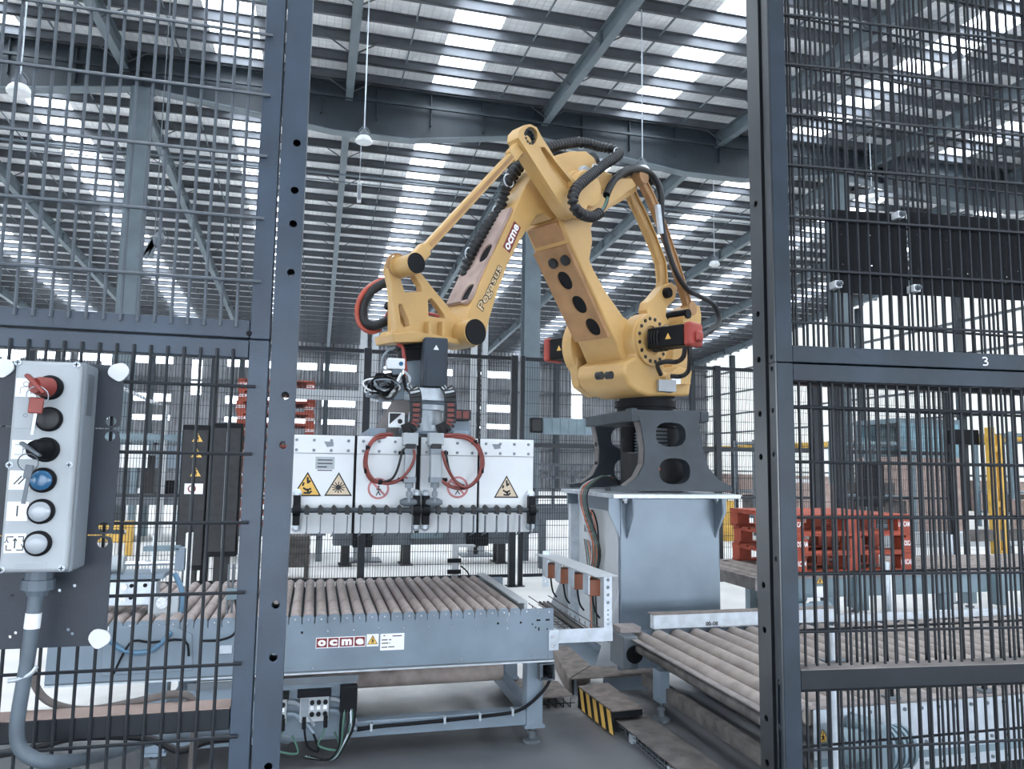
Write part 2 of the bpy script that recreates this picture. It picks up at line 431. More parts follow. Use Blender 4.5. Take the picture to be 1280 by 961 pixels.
for h in holes: MB().add(rect('Y', 48.05, *h), [(0, 1, 2, 3)]).build('window_sheet', M_frp, wbk)
m = MB()
for z in (1.2, 2.6, 6.3, 8.3): m.box(X0, X1, 47.8, 47.99, z, z+.12)
m.build('wall_girt', M_purl, wbk, kind='stuff')
m = MB()
for x in RX: m.box(x-.15, x+.15, 47.5, 47.8, 0, 8.7)
m.build('wall_column', M_steel, wbk, kind='stuff')
wr = MB().prism([(X1, Y0, 0), (X1, Y1, 0), (X1, Y1, zroof(Y1)), (X1, YR, ZR), (X1, Y0, zroof(Y0))], (.08, 0, 0)).build('wall_right', M_wallr, kind='structure')
for z in (1.4, 2.7, 3.9, 5.1, 6.5, 7.9): MB().box(X1-.2, X1-.01, Y0, Y1, z, z+.09).build('wall_girt', M_purl, wr)
for y in range(-4, 48, 6): MB().box(X1-.5, X1-.2, y-.12, y+.12, 0, zroof(y)-.4).build('wall_post', M_steel, wr)
for z0, z1, k in ((0, 1.25, 0), (2.75, 3.1, 0)): MB().box(X1-.06, X1-.005, Y0, Y1, z0, z1).build('wall_lining', M_dust if z0 == 0 else M_ylw, wr)

# unseen walls behind and left of the camera: added to limit sky light, open below
wf = MB().box(X0, X1, Y0-.1, Y0, 3.0, zroof(Y0))
for k in range(5): wf.box(X0+k*13.1, X0+k*13.1+1.0, Y0-.1, Y0, 0, 3.0)
wf.build('wall_front', M_wallb, kind='structure')
wl_ = MB().prism([(X0, Y0, 2.2), (X0, Y1, 2.2), (X0, Y1, zroof(Y1)), (X0, YR, ZR), (X0, Y0, zroof(Y0))], (-.08, 0, 0))
for k in range(8): wl_.box(X0-.08, X0, Y0+k*8.28, Y0+k*8.28+1, 0, 2.2)
wl_.build('wall_left', M_wallb, kind='structure')
# ---- columns under the ridge girder
def column(x, y, z1, label):
    t = thing('steel_column', label, 'column', (x, y, 0), 0, 'columns carrying the roof')
    MB().box(x-.2, x+.2, y-.19, y-.165, .03, z1).box(x-.2, x+.2, y+.165, y+.19, .03, z1).box(x-.01, x+.01, y-.165, y+.165, .03, z1).build('shaft', mat('column_paint', (.12, .155, .175), .5, 0, 2, .15), t)
    MB().box(x-.3, x+.3, y-.3, y+.3, 0, .03).build('base_plate', M_steel, t)
    MB().box(x-.22, x+.22, y-.22, y+.22, z1, z1+.02).build('cap_plate', M_steel, t)
column(-4.15, 18, 9.94, 'grey steel roof column seen through the left mesh gate')
column(5.05, 18, 9.94, 'blue-grey steel roof column behind the yellow forearm of the robot')
column(14.0, 18, 9.94, 'blue-grey steel roof column beyond the black plates on the right mesh')

# ---- hanging lamps
def lamp(px, py, Y, d, label, top=None, cup=False):
    Y = min(ys, key=lambda v: abs(v-Y)); p = at(px, py, 'Y', Y); t = thing('high_bay_lamp', label, 'lamp', p, 0, 'hanging hall lamps')
    zt = zroof(Y)-.2
    MB().cyl(p+V((0, 0, d*.75)), (p.x, p.y, zt), .012, n=8).build('suspension_rod', M_galv, t)
    MB().lathe(p+V((0, 0, d*.25)), p+V((0, 0, d*.8)), [(0, d*.34), (.5, d*.30), (.8, d*.16), (1, d*.1)], 16).build('ballast_housing', M_convd, t)
    MB().lathe(p-V((0, 0, d*.12)), p+V((0, 0, d*.27)), [(0, d*.52), (.25, d*.54), (.7, d*.46), (1, d*.36)], 24).build('reflector', M_glossw, t)
    MB().tube([p+V((d*.3, 0, d*.25)), p+V((d*.33, 0, d*.6)), p+V((0, 0, d*.95)), p+V((-d*.33, 0, d*.6)), p+V((-d*.3, 0, d*.25))], .012, 6, 4).build('bracket', M_convd, t)
lamp(455, 176, 13, .27, 'round white high-bay lamp hanging left of the robot elbow')
lamp(803, 213, 13, .27, 'round white high-bay lamp hanging above the cable-wrapped rear rods')
lamp(24, 114, 12, .31, 'round high-bay lamp hung behind the upper left mesh corner')
lamp(1197, 86, 11, .42, 'high-bay lamp hanging behind the upper right mesh')
lamp(893, 330, 20, .3, 'small high-bay lamp hanging just left of the right gate post')
lamp(1090, 248, 17, .36, 'high-bay lamp hanging just above the black plates')
YL = min(ys, key=lambda v: abs(v-19)); p = at(449, 241, 'Y', YL)
t = thing('strip_lamp', 'slim white strip lamp hung on a rod left of the robot', 'lamp', p)
MB().cyl(p+V((0, 0, .28)), (p.x, p.y, zroof(YL)-.2), .01, n=6).build('suspension_rod', M_galv, t)
MB().box(p.x-.05, p.x+.05, p.y-.05, p.y+.05, p.z-.26, p.z+.28).build('housing', M_glossw, t, .015)
MB().box(p.x-.04, p.x+.04, p.y-.06, p.y-.05, p.z-.2, p.z+.2).build('diffuser', M_lamp, t)
YL = min(ys, key=lambda v: abs(v-15)); p = at(193, 300, 'Y', YL)
t = thing('hanging_fan', 'dark drooping fan hanging in front of the left skylight', 'fan', p)
MB().cyl(p+V((0, 0, .1)), (p.x, p.y, zroof(YL)-.2), .01, n=6).build('suspension_rod', M_convd, t)
MB().lathe(p+V((.05, 0, -.1)), p+V((.1, 0, .15)), [(0, .06), (.5, .12), (1, .05)], 12).build('hub', M_convd, t)
for a in (-.9, -.2, .5): MB().bar(p, p+V((-.12+a*.14, 0, -.36)), .09, .02, (0, 1, 0)).build('blade', M_convd, t)
# ---- service pipe under the rear slope
for i, (a, b, r, lb) in enumerate((((385, 214), (645, 250), .03, 'thin grey service pipe crossing under the rear roof slope'), ((385, 223), (640, 256), .018, 'thinner conduit running just below the grey service pipe'))):
    q0 = at(*a, 'Y', 21); z = q0.z
    o = MB().cyl((-26, 21, z), (26, 21, z), r, n=8).build('service_pipe', M_steell, loc=(0, 21, z)); tag(o, lb, 'pipe')

# ================================================================ FRONT GATES
YD = 1.15
def hole_bar(name, x0, x1, y0, y1, z0, z1, hs, m_, parent, r=.0058):
    """square tube whose front and back walls are drilled"""
    w = .003; m = MB()
    o = rect('Y', y0, x0, x1, z0, z1); hl = [circ((hx, y0, hz), (1, 0, 0), (0, 0, 1), r, 12) for hx, hz in hs]
    m.prism(o, (0, w, 0), hl)
    m.prism([V(p)+V((0, y1-y0-w, 0)) for p in o], (0, w, 0), [[p+V((0, y1-y0-w, 0)) for p in h] for h in hl])
    m.box(x0, x0+w, y0+w, y1-w, z0, z1).box(x1-w, x1, y0+w, y1-w, z0, z1)
    return m.build(name, m_, parent)
GX0, GX1 = at(309, 480, 'Y', YD).x, at(334.5, 480, 'Y', YD).x      # stile
PX0, PX1 = at(337.2, 480, 'Y', YD).x, at(370, 480, 'Y', YD).x      # post
ZT = 2.75
gp = thing('gate_post', 'dark blue drilled square gate post, left side of the opening', 'post', ((PX0+PX1)/2, YD, 0))
hs = [(at(x, y, 'Y', YD).x, at(x, y, 'Y', YD).z) for x, y in ((365, 178), (362, 237), (360, 279), (358, 340), (352, 494), (349, 556), (337, 756), (333, 822), (327, 959))]
hs = [((PX0+PX1)/2+.004, z) for x, z in hs] + [((PX0+PX1)/2+.004, z) for z in (.3, .5, .7)]
hole_bar('shaft', PX0, PX1, YD, YD+.038, .01, ZT, hs, M_gate, gp)
MB().box(PX0-.05, PX1+.05, YD-.04, YD+.08, 0, .01).build('base_plate', M_gate, gp)

lg = thing('mesh_gate', 'dark blue wire mesh gate leaf carrying the grey push-button box', 'gate', (GX0-.3, YD, 0))
zs_u0, zs_u1 = at(150, 391, 'Y', YD).z, at(150, 414.3, 'Y', YD).z   # upper rail
zs_l0, zs_l1 = at(150, 416.5, 'Y', YD).z, at(150, 440, 'Y', YD).z  # lower rail
zb0, zb1 = at(150, 894, 'Y', YD).z, at(150, 922, 'Y', YD).z
GL = GX0-1.0
zseam = (zs_u1+zs_l0)/2
MB().box(GX0, GX1, YD, YD+.028, .1, zseam-.0006).build('lower_stile', M_gate, lg, .002)
MB().box(GX0, GX1, YD, YD+.028, zseam+.0006, ZT).build('upper_stile', M_gate, lg, .002)
MB().box(GL-.026, GL, YD, YD+.028, .1, ZT).build('stile', M_gate, lg, .002)
MB().box(GL, GX0-.0005, YD+.001, YD+.027, zs_u1, zs_u0).build('upper_rail', M_gate, lg, .002)
MB().box(GL, GX0-.0005, YD+.001, YD+.027, zs_l1, zs_l0).build('lower_rail', M_gate, lg, .002)
MB().box(GL, GX0-.0005, YD+.001, YD+.027, zb1, zb0).build('bottom_rail', M_gate2, lg, .002)
MB().box(GL, GX0-.001, YD+.0015, YD+.044, zb0-.0004, zb0+.0008).build('dusty_ledge', M_dust, lg)
MB().box(GL, GX0-.0005, YD+.001, YD+.027, .1, .128).build('foot_rail', M_gate2, lg, .002)
MB().lathe((GX0-.001, YD-.003, zs_u0-.019), (GX0-.001, YD, zs_u0-.019), [(0, .0035), (1, .004)], 12).build('rivet', M_blk, lg)
rw_ = .0025
def wires(xs, z0, z1, zs, xa, xb, y, nrm=-1):
    m = MB()
    for x in xs: m.cyl((x, y, z0), (x, y, z1), rw_, n=6)
    for z in zs: m.cyl((xa, y+nrm*2*rw_*.9, z), (xb, y+nrm*2*rw_*.9, z), rw_, n=6)
    return m
pu = at(19, 385, 'Y', YD).x; pl_ = at(13.1, 430, 'Y', YD).x; dp = .0190*YD
xu = [pu+dp*k for k in range(-34, 40) if GL < pu+dp*k < GX0-.004]; xl = [pl_+dp*k for k in range(-34, 40) if GL < pl_+dp*k < GX0-.003]
zh = [at(200, y, 'Y', YD).z for y in (104, 187, 266, 344.5)]
dz = (zh[0]-zh[3])/3; zh = [zh[3]+dz*k for k in range(0, 8) if zh[3]+dz*k < ZT]
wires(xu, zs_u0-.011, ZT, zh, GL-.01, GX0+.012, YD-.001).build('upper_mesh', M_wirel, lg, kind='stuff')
zl = at(220, 480, 'Y', YD).z; zl2 = at(220, 742, 'Y', YD).z; dz = (zl-zl2)/3
zh2 = [zl-dz*k for k in range(0, 16) if zl-dz*k > .15]
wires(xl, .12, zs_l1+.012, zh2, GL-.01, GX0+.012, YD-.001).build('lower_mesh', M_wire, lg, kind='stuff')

# ---- black mounting plates clamped on the mesh, three strips
yP = YD-.013
mp = thing('mounting_plate', 'blue-black drilled plate strips clamped to the mesh behind the button box', 'plate', (at(80, 640, 'Y', yP).x, yP, 0))
xr = [at(155, 456, 'Y', yP), at(150.5, 536, 'Y', yP), at(142, 668.5, 'Y', yP), at(136, 807, 'Y', yP)]
xL = at(-60, 640, 'Y', yP).x; xR = xr[1].x
zz = [p.z for p in xr]
for i, (za, zb) in enumerate(((zz[0], zz[1]), (zz[1], zz[2]), (zz[2], zz[3]))):
    za -= .0008; zb += .0008
    hl = []
    if i < 2: hl.append(circ((xR-.0125, yP, zb+.0095), (1, 0, 0), (0, 0, 1), .0068, 14))
    if i > 0: hl.append(circ((xR-.0125, yP, za-.0095), (1, 0, 0), (0, 0, 1), .0068, 14))
    if i == 2:
        for x, y in ((74, 738), (93, 732), (85, 787), (90, 792), (12, 796), (19, 791), (16, 744)):
            q = at(x, y, 'Y', yP); hl.append(circ((q.x, yP, q.z), (1, 0, 0), (0, 0, 1), .0022, 8))
    r = .012
    o = [(xL, yP, zb), (xR-(r if i < 2 else 0), yP, zb)] + ([(xR-r*.2, yP, zb+r*.2)] if i < 2 else []) + [(xR, yP, zb+(r if i < 2 else 0)), (xR, yP, za-(r if i else 0))] + ([(xR-r*.2, yP, za-r*.2)] if i else []) + [(xR-(r if i else 0), yP, za), (xL, yP, za)]
    MB().prism(o, (0, .0025, 0), hl).build('plate_strip', M_plate, mp)
for (x, y, a) in ((148, 464.5, .3), (3, 459, 0), (124, 798, -.3)):
    q = at(x, y, 'Y', yP-.004); rr = .0125
    out = [V((q.x, q.y, q.z)) + V((math.cos(t+a)*rr*(1+.08*math.cos(2*t)), 0, math.sin(t+a)*rr*(1+.1*math.sin(3*t)))) for t in [2*math.pi*k/20 for k in range(20)]]
    MB().prism(out, (0, .004, 0)).build('clamp_disc', M_white, mp, .0012)

# ---- push-button box
yB = 1.065; yBb = YD-.0135
tl, tr, br, bl = at(16, 450.5, 'Y', yB), at(103, 452.5, 'Y', yB), at(83, 715, 'Y', yB), at(0, 717, 'Y', yB)
bx0 = (tl.x+bl.x)/2; bx1 = (tr.x+br.x)/2; bz1 = (tl.z+tr.z)/2; bz0 = (bl.z+br.z)/2
cb = thing('control_box', 'grey push-button box with six controls and a red key', 'control box', ((bx0+bx1)/2, yBb, bz0))
MB().box(bx0-.002, bx1+.002, yB+.014, yBb, bz0-.002, bz1+.002).build('rear_housing', M_greyd, cb, .004)
MB().box(bx0, bx1, yB, yB+.0135, bz0, bz1).build('front_cover', M_grey, cb, .006, seg=3)
def fb(x, y, d=0): q = at(x, y, 'Y', yB); return V((q.x, yB-d, q.z))
for x, y in ((22.6, 453), (96, 456), (12, 581), (86.5, 581), (1.6, 712), (77, 710)):
    q = fb(x, y)
    sc_ = MB().lathe(q, q-V((0, .0016, 0)), [(0, .0042), (.7, .0042), (1, .0034)], 14).build('cover_screw', M_galv, cb)
    MB().box(q.x-.0026, q.x+.0026, q.y-.0019, q.y-.0014, q.z-.0006, q.z+.0006).box(q.x-.0006, q.x+.0006, q.y-.0019, q.y-.0014, q.z-.0026, q.z+.0026).build('slot', M_blk, sc_)
rows = (484.5, 524, 562, 600, 639, 679); bxs = (63, 62, 58, 54, 52, 48); lxs = (33, 32, 28, 25, 22, 19)
fx, fz = V((1, 0, 0)), V((0, 0, 1)); ny = V((0, -1, 0))
for i, (y, x, lx) in enumerate(zip(rows, bxs, lxs)):
    q = fb(lx, y); s_ = .0118
    lb = MB().box(q.x-s_, q.x+s_, yB-.0012, yB, q.z-s_, q.z+s_).build('symbol_plate', M_paper if i != 1 else M_grey, cb, .0015)
    L = lambda pts, w=.0011: stroke([V((q.x+a*.001, yB-.0012, q.z+b*.001)) for a, b in pts], w, ny, .0003)
    sm = None
    if i == 0:
        sm = L([(-6, -8), (-6, -1), (-3, 1), (3, 1), (6, -1), (6, -8)], .0007); sm.v += []
        k = L([(3*math.cos(t), 4.5+3*math.sin(t)) for t in [2*math.pi*j/14 for j in range(15)]], .0007); sm.add(k.v, k.f)
    elif i == 1: sm = L([(2.2*math.cos(t), 5+2.2*math.sin(t)) for t in [2*math.pi*j/14 for j in range(15)]], .0012)
    elif i == 2:
        sm = L([(-8, 6), (1, 6), (1, -6), (-8, -6)], .0008)
        k = L([(1, 0), (9, 5)], .0009); sm.add(k.v, k.f)
    elif i == 3:
        sm = L([(-6, -5), (2, 5)], .0014); k = L([(-1, -5), (7, 5)], .0014); sm.add(k.v, k.f)
    elif i == 4: sm = L([(0, -6), (0, 7)], .0016)
    else:
        sm = MB()
        for pts in (((-2, 8), (-9, 8), (-9, 3)), ((-9, -2), (-9, -8), (-3, -8)), ((2, -8), (9, -8), (9, -3)), ((9, 2), (9, 8), (3, 8)), ((0, -6), (0, 5)), ((-2, 3), (0, 6), (2, 3)), ((-11, 1), (-9, 4), (-7, 1)), ((7, -1), (9, -4), (11, -1))):
            k = L(pts, .0014); sm.add(k.v, k.f)
    sm.build('symbol', M_prnt if i > 2 else M_greyd, lb)
    q = fb(x, y); R = .0155
    ring = MB().lathe(q, q-V((0, .006, 0)), [(0, R), (.6, R), (1, R*.86)], 28).build('bezel', M_blk, cb)
    if i in (3, 4, 5):
        MB().lathe(q-V((0, .005, 0)), q-V((0, .010, 0)), [(0, R*.78), (.6, R*.78), (.9, R*.66), (1, R*.4)], 28).build('push_button', M_blue if i == 3 else M_lamp, cb, label='blue push button' if i == 3 else None)
    elif i == 1:
        MB().lathe(q-V((0, .005, 0)), q-V((0, .008, 0)), [(0, R*.85), (.7, R*.8), (1, R*.6)], 28).build('blank_plug', M_blk2, cb)
    elif i == 0:
        kh = MB().lathe(q-V((0, .005, 0)), q-V((.010, .024, 0)), [(0, R*.78), (.7, R*.74), (1, R*.6)], 24).build('key_switch', M_redk, cb, label='red key switch')
        a = q-V((.007, .026, 0)); MB().bar(a+V((.010, 0, -.010)), a+V((-.012, 0, .013)), .005, .013, ny).build('key_bow', M_redk, kh, .002)
    else:
        kh = MB().lathe(q-V((0, .005, 0)), q-V((.008, .022, 0)), [(0, R*.82), (.7, R*.8), (1, R*.66)], 24).build('key_switch', M_blk, cb)
        a = q-V((.009, .024, 0)); MB().bar(a+V((.011, 0, -.008)), a+V((-.012, 0, .008)), .004, .010, ny).build('key_bow', M_convd, kh, .0015)
q = fb(38, 707)
MB().box(q.x-.018, q.x+.018, yB-.0006, yB, q.z-.004, q.z+.004).build('name_relief', M_grey, cb, .0003)
text('SIEMENS', mat('relief_grey', (.34, .37, .40), .5), cb, (q.x-.015, yB-.0007, q.z-.0025), fx, fz, .030, .005, depth=.0003)
q = at(112, 492, 'Y', yB+.02)
MB().box(bx1+.0019, bx1+.0026, yB+.024, yB+.05, q.z-.028, q.z+.026).build('side_label', M_convd, cb)
# keys hanging: they can be taken off, so each bunch is a thing
def ringpts(c, r, ax1, ax2, n=16): return [c + ax1*(r*math.cos(2*math.pi*k/n)) + ax2*(r*math.sin(2*math.pi*k/n)) for k in range(n)]
q = fb(56, 497, .026); kt = thing('key_bunch', 'red tagged key hanging on a wire ring from the red switch', 'keys', q)
MB().tube(ringpts(q, .012, V((1, 0, .1)), V((-.1, -.3, 1)).normalized()), .0007, 6, closed=True).build('split_ring', M_galv, kt)
a = fb(54, 508.5, .024); MB().bar(a+V((0, 0, .010)), a-V((.001, 0, .010)), .0165, .004, ny).build('tag', M_redk, kt, .002)
a = fb(51, 531, .024); MB().bar(a+V((.001, 0, .013)), a-V((.001, 0, .013)), .003, .0015, ny).build('key_blade', M_galv, kt)
q = fb(44, 577, .024); kt = thing('key_bunch', 'dark keys on a ring hanging from the black key switch', 'keys', q)
MB().tube(ringpts(q+V((0, 0, -.001)), .011, V((1, 0, .1)), V((-.1, -.3, 1)).normalized()), .0007, 6, closed=True).build('split_ring', M_convd, kt)
a = fb(44.5, 587, .024); MB().bar(a+V((.001, 0, .006)), a-V((.001, 0, .010)), .009, .003, ny).build('key_bow', M_convd, kt, .001)
a = fb(41.5, 613, .024); MB().bar(a+V((.002, 0, .022)), a-V((.002, 0, .015)), .0045, .0015, ny).build('key_blade', M_convd, kt)
# gland and conduit
yc = yB+.03
cp = [at(x, y, 'Y', yc) for x, y in ((46, 735), (44, 752), (41, 775), (36, 815), (30, 850), (24, 885), (21, 912), (24, 932), (38, 946), (62, 952), (100, 949), (140, 940), (185, 926), (240, 916), (300, 914), (360, 925))]
cp = [CAM+(p-CAM)*(1+.05*max(0, i-9)**1.5) for i, p in enumerate(cp)]
cdt = thing('conduit', 'thick grey hose hanging below the push-button box', 'hose', cp[0])
MB().tube(cp, .0085, 14, 6).build('hose', M_cond, cdt)
g = at(49, 722, 'Y', yc); MB().lathe((g.x, yc, bz0), (g.x-.001, yc, g.z-.022), [(0, .0165), (.35, .0165), (.36, .019), (.75, .019), (.76, .014), (1, .0115)], 12).build('gland', M_cond, cdt, sharp=25)
a, b = cp[1]*.4+cp[2]*.6, cp[2]*.75+cp[3]*.25
sl = MB().tube([a, b], .0091, 14).build('white_sleeve', M_paper, cdt)
d = (a-b).normalized(); sx_ = d.cross(V((0, 1, 0))).normalized()
text('AUTOM.10', M_prnt, sl, b+V((0, -.0092, 0))+sx_*(-.003)+d*.002, d, -sx_ if False else sx_*-1, .024, .006, depth=.0004) if False else None
# dusty brown cable tied to the conduit, crossing behind the mesh
cp2 = [at(x, y, 'Y', 1.2) for x, y in ((40, 838), (45, 858), (60, 876), (90, 886), (120, 886), (160, 879), (200, 870), (224, 867), (238, 872), (246, 890), (242, 930), (238, 975), (236, 1040))]
o = MB().tube(cp2, .0052, 10, 5).build('cable', M_cabl, loc=cp2[0]); tag(o, 'dusty brown cable looping behind the lower left mesh', 'cable')
tie = [at(x, y, 'Y', yc-.006) for x, y in ((46, 833), (38, 842), (22, 849), (10, 851))]
o = MB().tube(tie, .0026, 6, 4).build('cable_tie', M_galv, loc=tie[0]); tag(o, 'pale cable tie around the grey hose', 'cable tie')
cp3 = [at(x, y, 'Y', 1.3) for x, y in ((-20, 946), (40, 935), (90, 922), (150, 920), (190, 924), (225, 938), (260, 926), (300, 922))]
o = MB().tube(cp3, .006, 8, 5).build('cable', M_blk2, loc=cp3[3]); tag(o, 'black cable running along the bottom behind the lower left mesh', 'cable')

# ================================================================ RIGHT SIDE OF THE OPENING
RX0 = .745
gp = thing('gate_post', 'black drilled gate post, right side of the opening', 'post', (RX0+.02, 1.17, 0))
hz = [(1.17, at(x, y, 'X', RX0).z) for x, y in ((946, 254), (949, 392), (951, 449), (952, 517), (953, 571), (961, 733), (963, 790), (967, 903), (969, 960))]
def side_bar(name, x0, x1, y0, y1, z0, z1, hs, m_, parent, r=.0055):
    w = .003; m = MB()
    o = rect('X', x0, y0, y1, z0, z1); hl = [circ((x0, hy, h_), (0, 1, 0), (0, 0, 1), r, 12) for hy, h_ in hs]
    m.prism(o, (w, 0, 0), hl).box(x1-w, x1, y0, y1, z0, z1).box(x0+w, x1-w, y0, y0+w, z0, z1).box(x0+w, x1-w, y1-w, y1, z0, z1)
    return m.build(name, m_, parent)
side_bar('shaft', RX0, RX0+.038, 1.1505, 1.189, .01, ZT, hz, M_gateS, gp)
MB().box(RX0-.04, RX0+.08, 1.13, 1.22, 0, .01).build('base_plate', M_gate2, gp)
# leaf: hinged a little out of the fence line, towards the camera on the right
DA = -math.radians(5.3); DD = V((math.cos(DA), math.sin(DA), 0)); DNr = V((math.sin(DA), -math.cos(DA), 0))
O = V((RX0+.001, 1.1226, 0))
rg = thing('mesh_gate', 'black wire mesh gate leaf at right, marked with a chalked 3', 'gate', O, DA)
def dl(a, n, z): return O + DD*a - DNr*n + V((0, 0, z))      # a along the leaf, n into the leaf's depth
def hit_leaf(x, y, n=0):
    d = ray(x, y); t = ((O - DNr*n - CAM).dot(DNr))/d.dot(DNr); p = CAM + d*t
    return (p-O).dot(DD), p.z
def lbox(m, a0, a1, n0, n1, z0, z1):
    p = [dl(a, n, z) for z in (z0, z1) for n in (n0, n1) for a in (a0, a1)]
    return m.add(p, [(0, 2, 3, 1), (4, 5, 7, 6), (0, 1, 5, 4), (2, 6, 7, 3), (0, 4, 6, 2), (1, 3, 7, 5)])
sw = hit_leaf(992, 480)[0]; LW = 1.05
ru0, ru1 = hit_leaf(1100, 436)[1], hit_leaf(1100, 456.3)[1]
rl0, rl1 = hit_leaf(1100, 458.3)[1], hit_leaf(1100, 479)[1]
rb0, rb1 = hit_leaf(1100, 835)[1], hit_leaf(1100, 860)[1]
sm_ = (ru1+rl0)/2
for nm, z0, z1 in (('lower_stile', .1, sm_-.0006), ('upper_stile', sm_+.0006, ZT)):
    m = MB(); lbox(m, .0025, sw, 0, .024, z0, z1)
    o = m.build(nm, M_gate3, rg, .0015)
    hl = [h for h in (at(967, y, 'X', RX0).z for y in (445, 460, 513, 568, 698, 850, 852, 905)) if z0 < h < z1]
    m = MB()
    m.prism([dl(0, .001, z0), dl(0, .023, z0), dl(0, .023, z1), dl(0, .001, z1)], DD*.0024, [circ(dl(0, .012, h), -DNr, (0, 0, 1), .0045, 10) for h in hl])
    m.build('drilled_web', M_gateS, rg)
m = MB(); lbox(m, LW, LW+.026, 0, .024, .1, ZT); m.build('stile', M_gate3, rg, .0015)
for nm, z0, z1, mm in (('upper_rail', ru1, ru0, M_gate3), ('lower_rail', rl1, rl0, M_gate3), ('bottom_rail', rb1, rb0, M_gate2), ('foot_rail', .1, .125, M_gate2)):
    m = MB(); lbox(m, sw+.0004, LW-.0004, .0008, .023, z0, z1); o = m.build(nm, mm, rg, .0015)
    if nm == 'upper_rail': chalk = o
    if nm == 'bottom_rail':
        m = MB(); lbox(m, sw+.001, LW-.001, .001, .036, rb0-.0004, rb0+.0008); m.build('dusty_ledge', M_rail, rg)
pts = []
a0, z0 = hit_leaf(1231.5, 451.5)
for a, b in ((-5.5, 5.5), (-2, 7.2), (2.5, 6.5), (4, 4), (1.5, 1), (-1.2, 0), (2, -.3), (5, -2.5), (4.6, -5.5), (1, -7.2), (-5, -7)): pts.append(dl(a0+a*.00095, 0, z0+b*.00095))
stroke(spline(pts, 4), .0022, DNr, .0002).build('chalked_number', M_paper, chalk)
def lwires(as_, z0, z1, zs, a0, a1, n):
    m = MB()
    for a in as_: m.cyl(dl(a, n, z0), dl(a, n, z1), rw_, n=6)
    for z in zs: m.cyl(dl(a0, n-.0045, z), dl(a1, n-.0045, z), rw_, n=6)
    return m
au0 = hit_leaf(1042, 330)[0]; al0 = hit_leaf(1131.25, 490)[0]; dpr = (hit_leaf(1250, 490)[0]-al0)/9
dpu = dpr*.985
asu = [au0+dpu*k for k in range(-60, 80) if sw+.004 < au0+dpu*k < LW-.004]; asl = [al0+dpr*k for k in range(-60, 80) if sw+.003 < al0+dpr*k < LW-.004]
h0, h1 = hit_leaf(1000, 13)[1], hit_leaf(1000, 400.5)[1]; dzr = (h0-h1)/6
zu = [h1+dzr*k for k in range(0, 9) if h1+dzr*k < ZT]
lwires(asu, ru0-.008, ZT, zu, sw-.012, LW+.01, .020).build('upper_mesh', M_wire, rg, kind='stuff')
k0 = hit_leaf(1000, 507)[1]; k1 = hit_leaf(1000, 793)[1]; dzr2 = (k0-k1)/4
zl = [k0-dzr2*k for k in range(0, 14) if k0-dzr2*k > .13]
lwires(asl, .11, rl1+.008, zl, sw-.01, LW+.01, .022).build('lower_mesh', M_wire, rg, kind='stuff')
# fixed fence panel in the fence line behind the open leaf
FX0 = RX0+.040; FX1 = FX0+1.25; YF = 1.172
fp = thing('mesh_fence', 'fixed mesh fence standing right behind the open right gate leaf', 'fence', (FX0+.6, YF, 0))
def fz_(x, y): return at(x, y, 'Y', YF).z
for nm, z0, z1 in (('upper_rail', fz_(1100, 457), fz_(1100, 439)), ('lower_rail', fz_(1100, 486), fz_(1100, 460)), ('bottom_rail', fz_(1100, 856), fz_(1100, 832)), ('foot_rail', .1, .13)):
    MB().box(FX0, FX1, YF-.012, YF+.013, z0, z1).build(nm, M_gate2, fp, .0015)
MB().box(FX1, FX1+.026, YF-.012, YF+.013, .0, ZT).build('stile', M_gate2, fp, .0015)
xs_ = [FX0+.012+.0206*k for k in range(0, 60)]
b0, b1 = fz_(1000, 25), fz_(1000, 403); dzb = (b0-b1)/6
za = [b1+dzb*k for k in range(0, 8) if b1+dzb*k < ZT]
wires(xs_, fz_(1100, 452), ZT, za, FX0, FX1, YF).build('upper_mesh', M_wire, fp, kind='stuff')
c0, c1 = fz_(1000, 510), fz_(1000, 787); dzc = (c0-c1)/4
wires([x+.007 for x in xs_], .12, fz_(1100, 478), [c0-dzc*k for k in range(0, 15) if c0-dzc*k > .13], FX0, FX1, YF).build('lower_mesh', M_wire, fp, kind='stuff')
# ---- black plates bolted between the meshes
def leafplate(label, x0, x1, y0, y1, holes_, x1b=None):
    n = .030
    a0, z1 = hit_leaf(x0, y0, n); a1 = hit_leaf(x1, y0, n)[0]; zb = hit_leaf(x0, y1, n)[1]
    t = thing('blanking_plate', label, 'plate', dl((a0+a1)/2, n, zb), DA)
    hl = []
    for x, y in holes_:
        a, z = hit_leaf(x, y, n)
        if a0+.004 < a < a1-.004: hl.append(circ(dl(a, n, z), DD, (0, 0, 1), .0016, 8))
    MB().prism([dl(a0, n, zb), dl(a1, n, zb), dl(a1, n, z1), dl(a0, n, z1)], -DNr*.002, hl).build('plate', M_blk, t)
    return t, a0, a1, zb, z1
hA = ((1052, 292), (1088, 294), (1114, 291), (1051, 334), (1090, 332), (1115, 337), (1050, 287), (1054, 330))
hB = ((1147, 293), (1178, 295), (1184, 300), (1207, 297), (1149, 338), (1180, 341), (1186, 336), (1210, 342), (1255, 294), (1257, 301), (1253, 307), (1271, 309), (1255, 337), (1259, 346), (1258, 353), (1273, 339), (1222, 338), (1220, 304))
pa = leafplate('smaller black drilled plate bolted behind the right mesh', 1040, 1131.5, 261.5, 365, hA)
pb = leafplate('longer black drilled plate, right of the smaller one, behind the right mesh', 1137, 1300, 265, 368, hB)
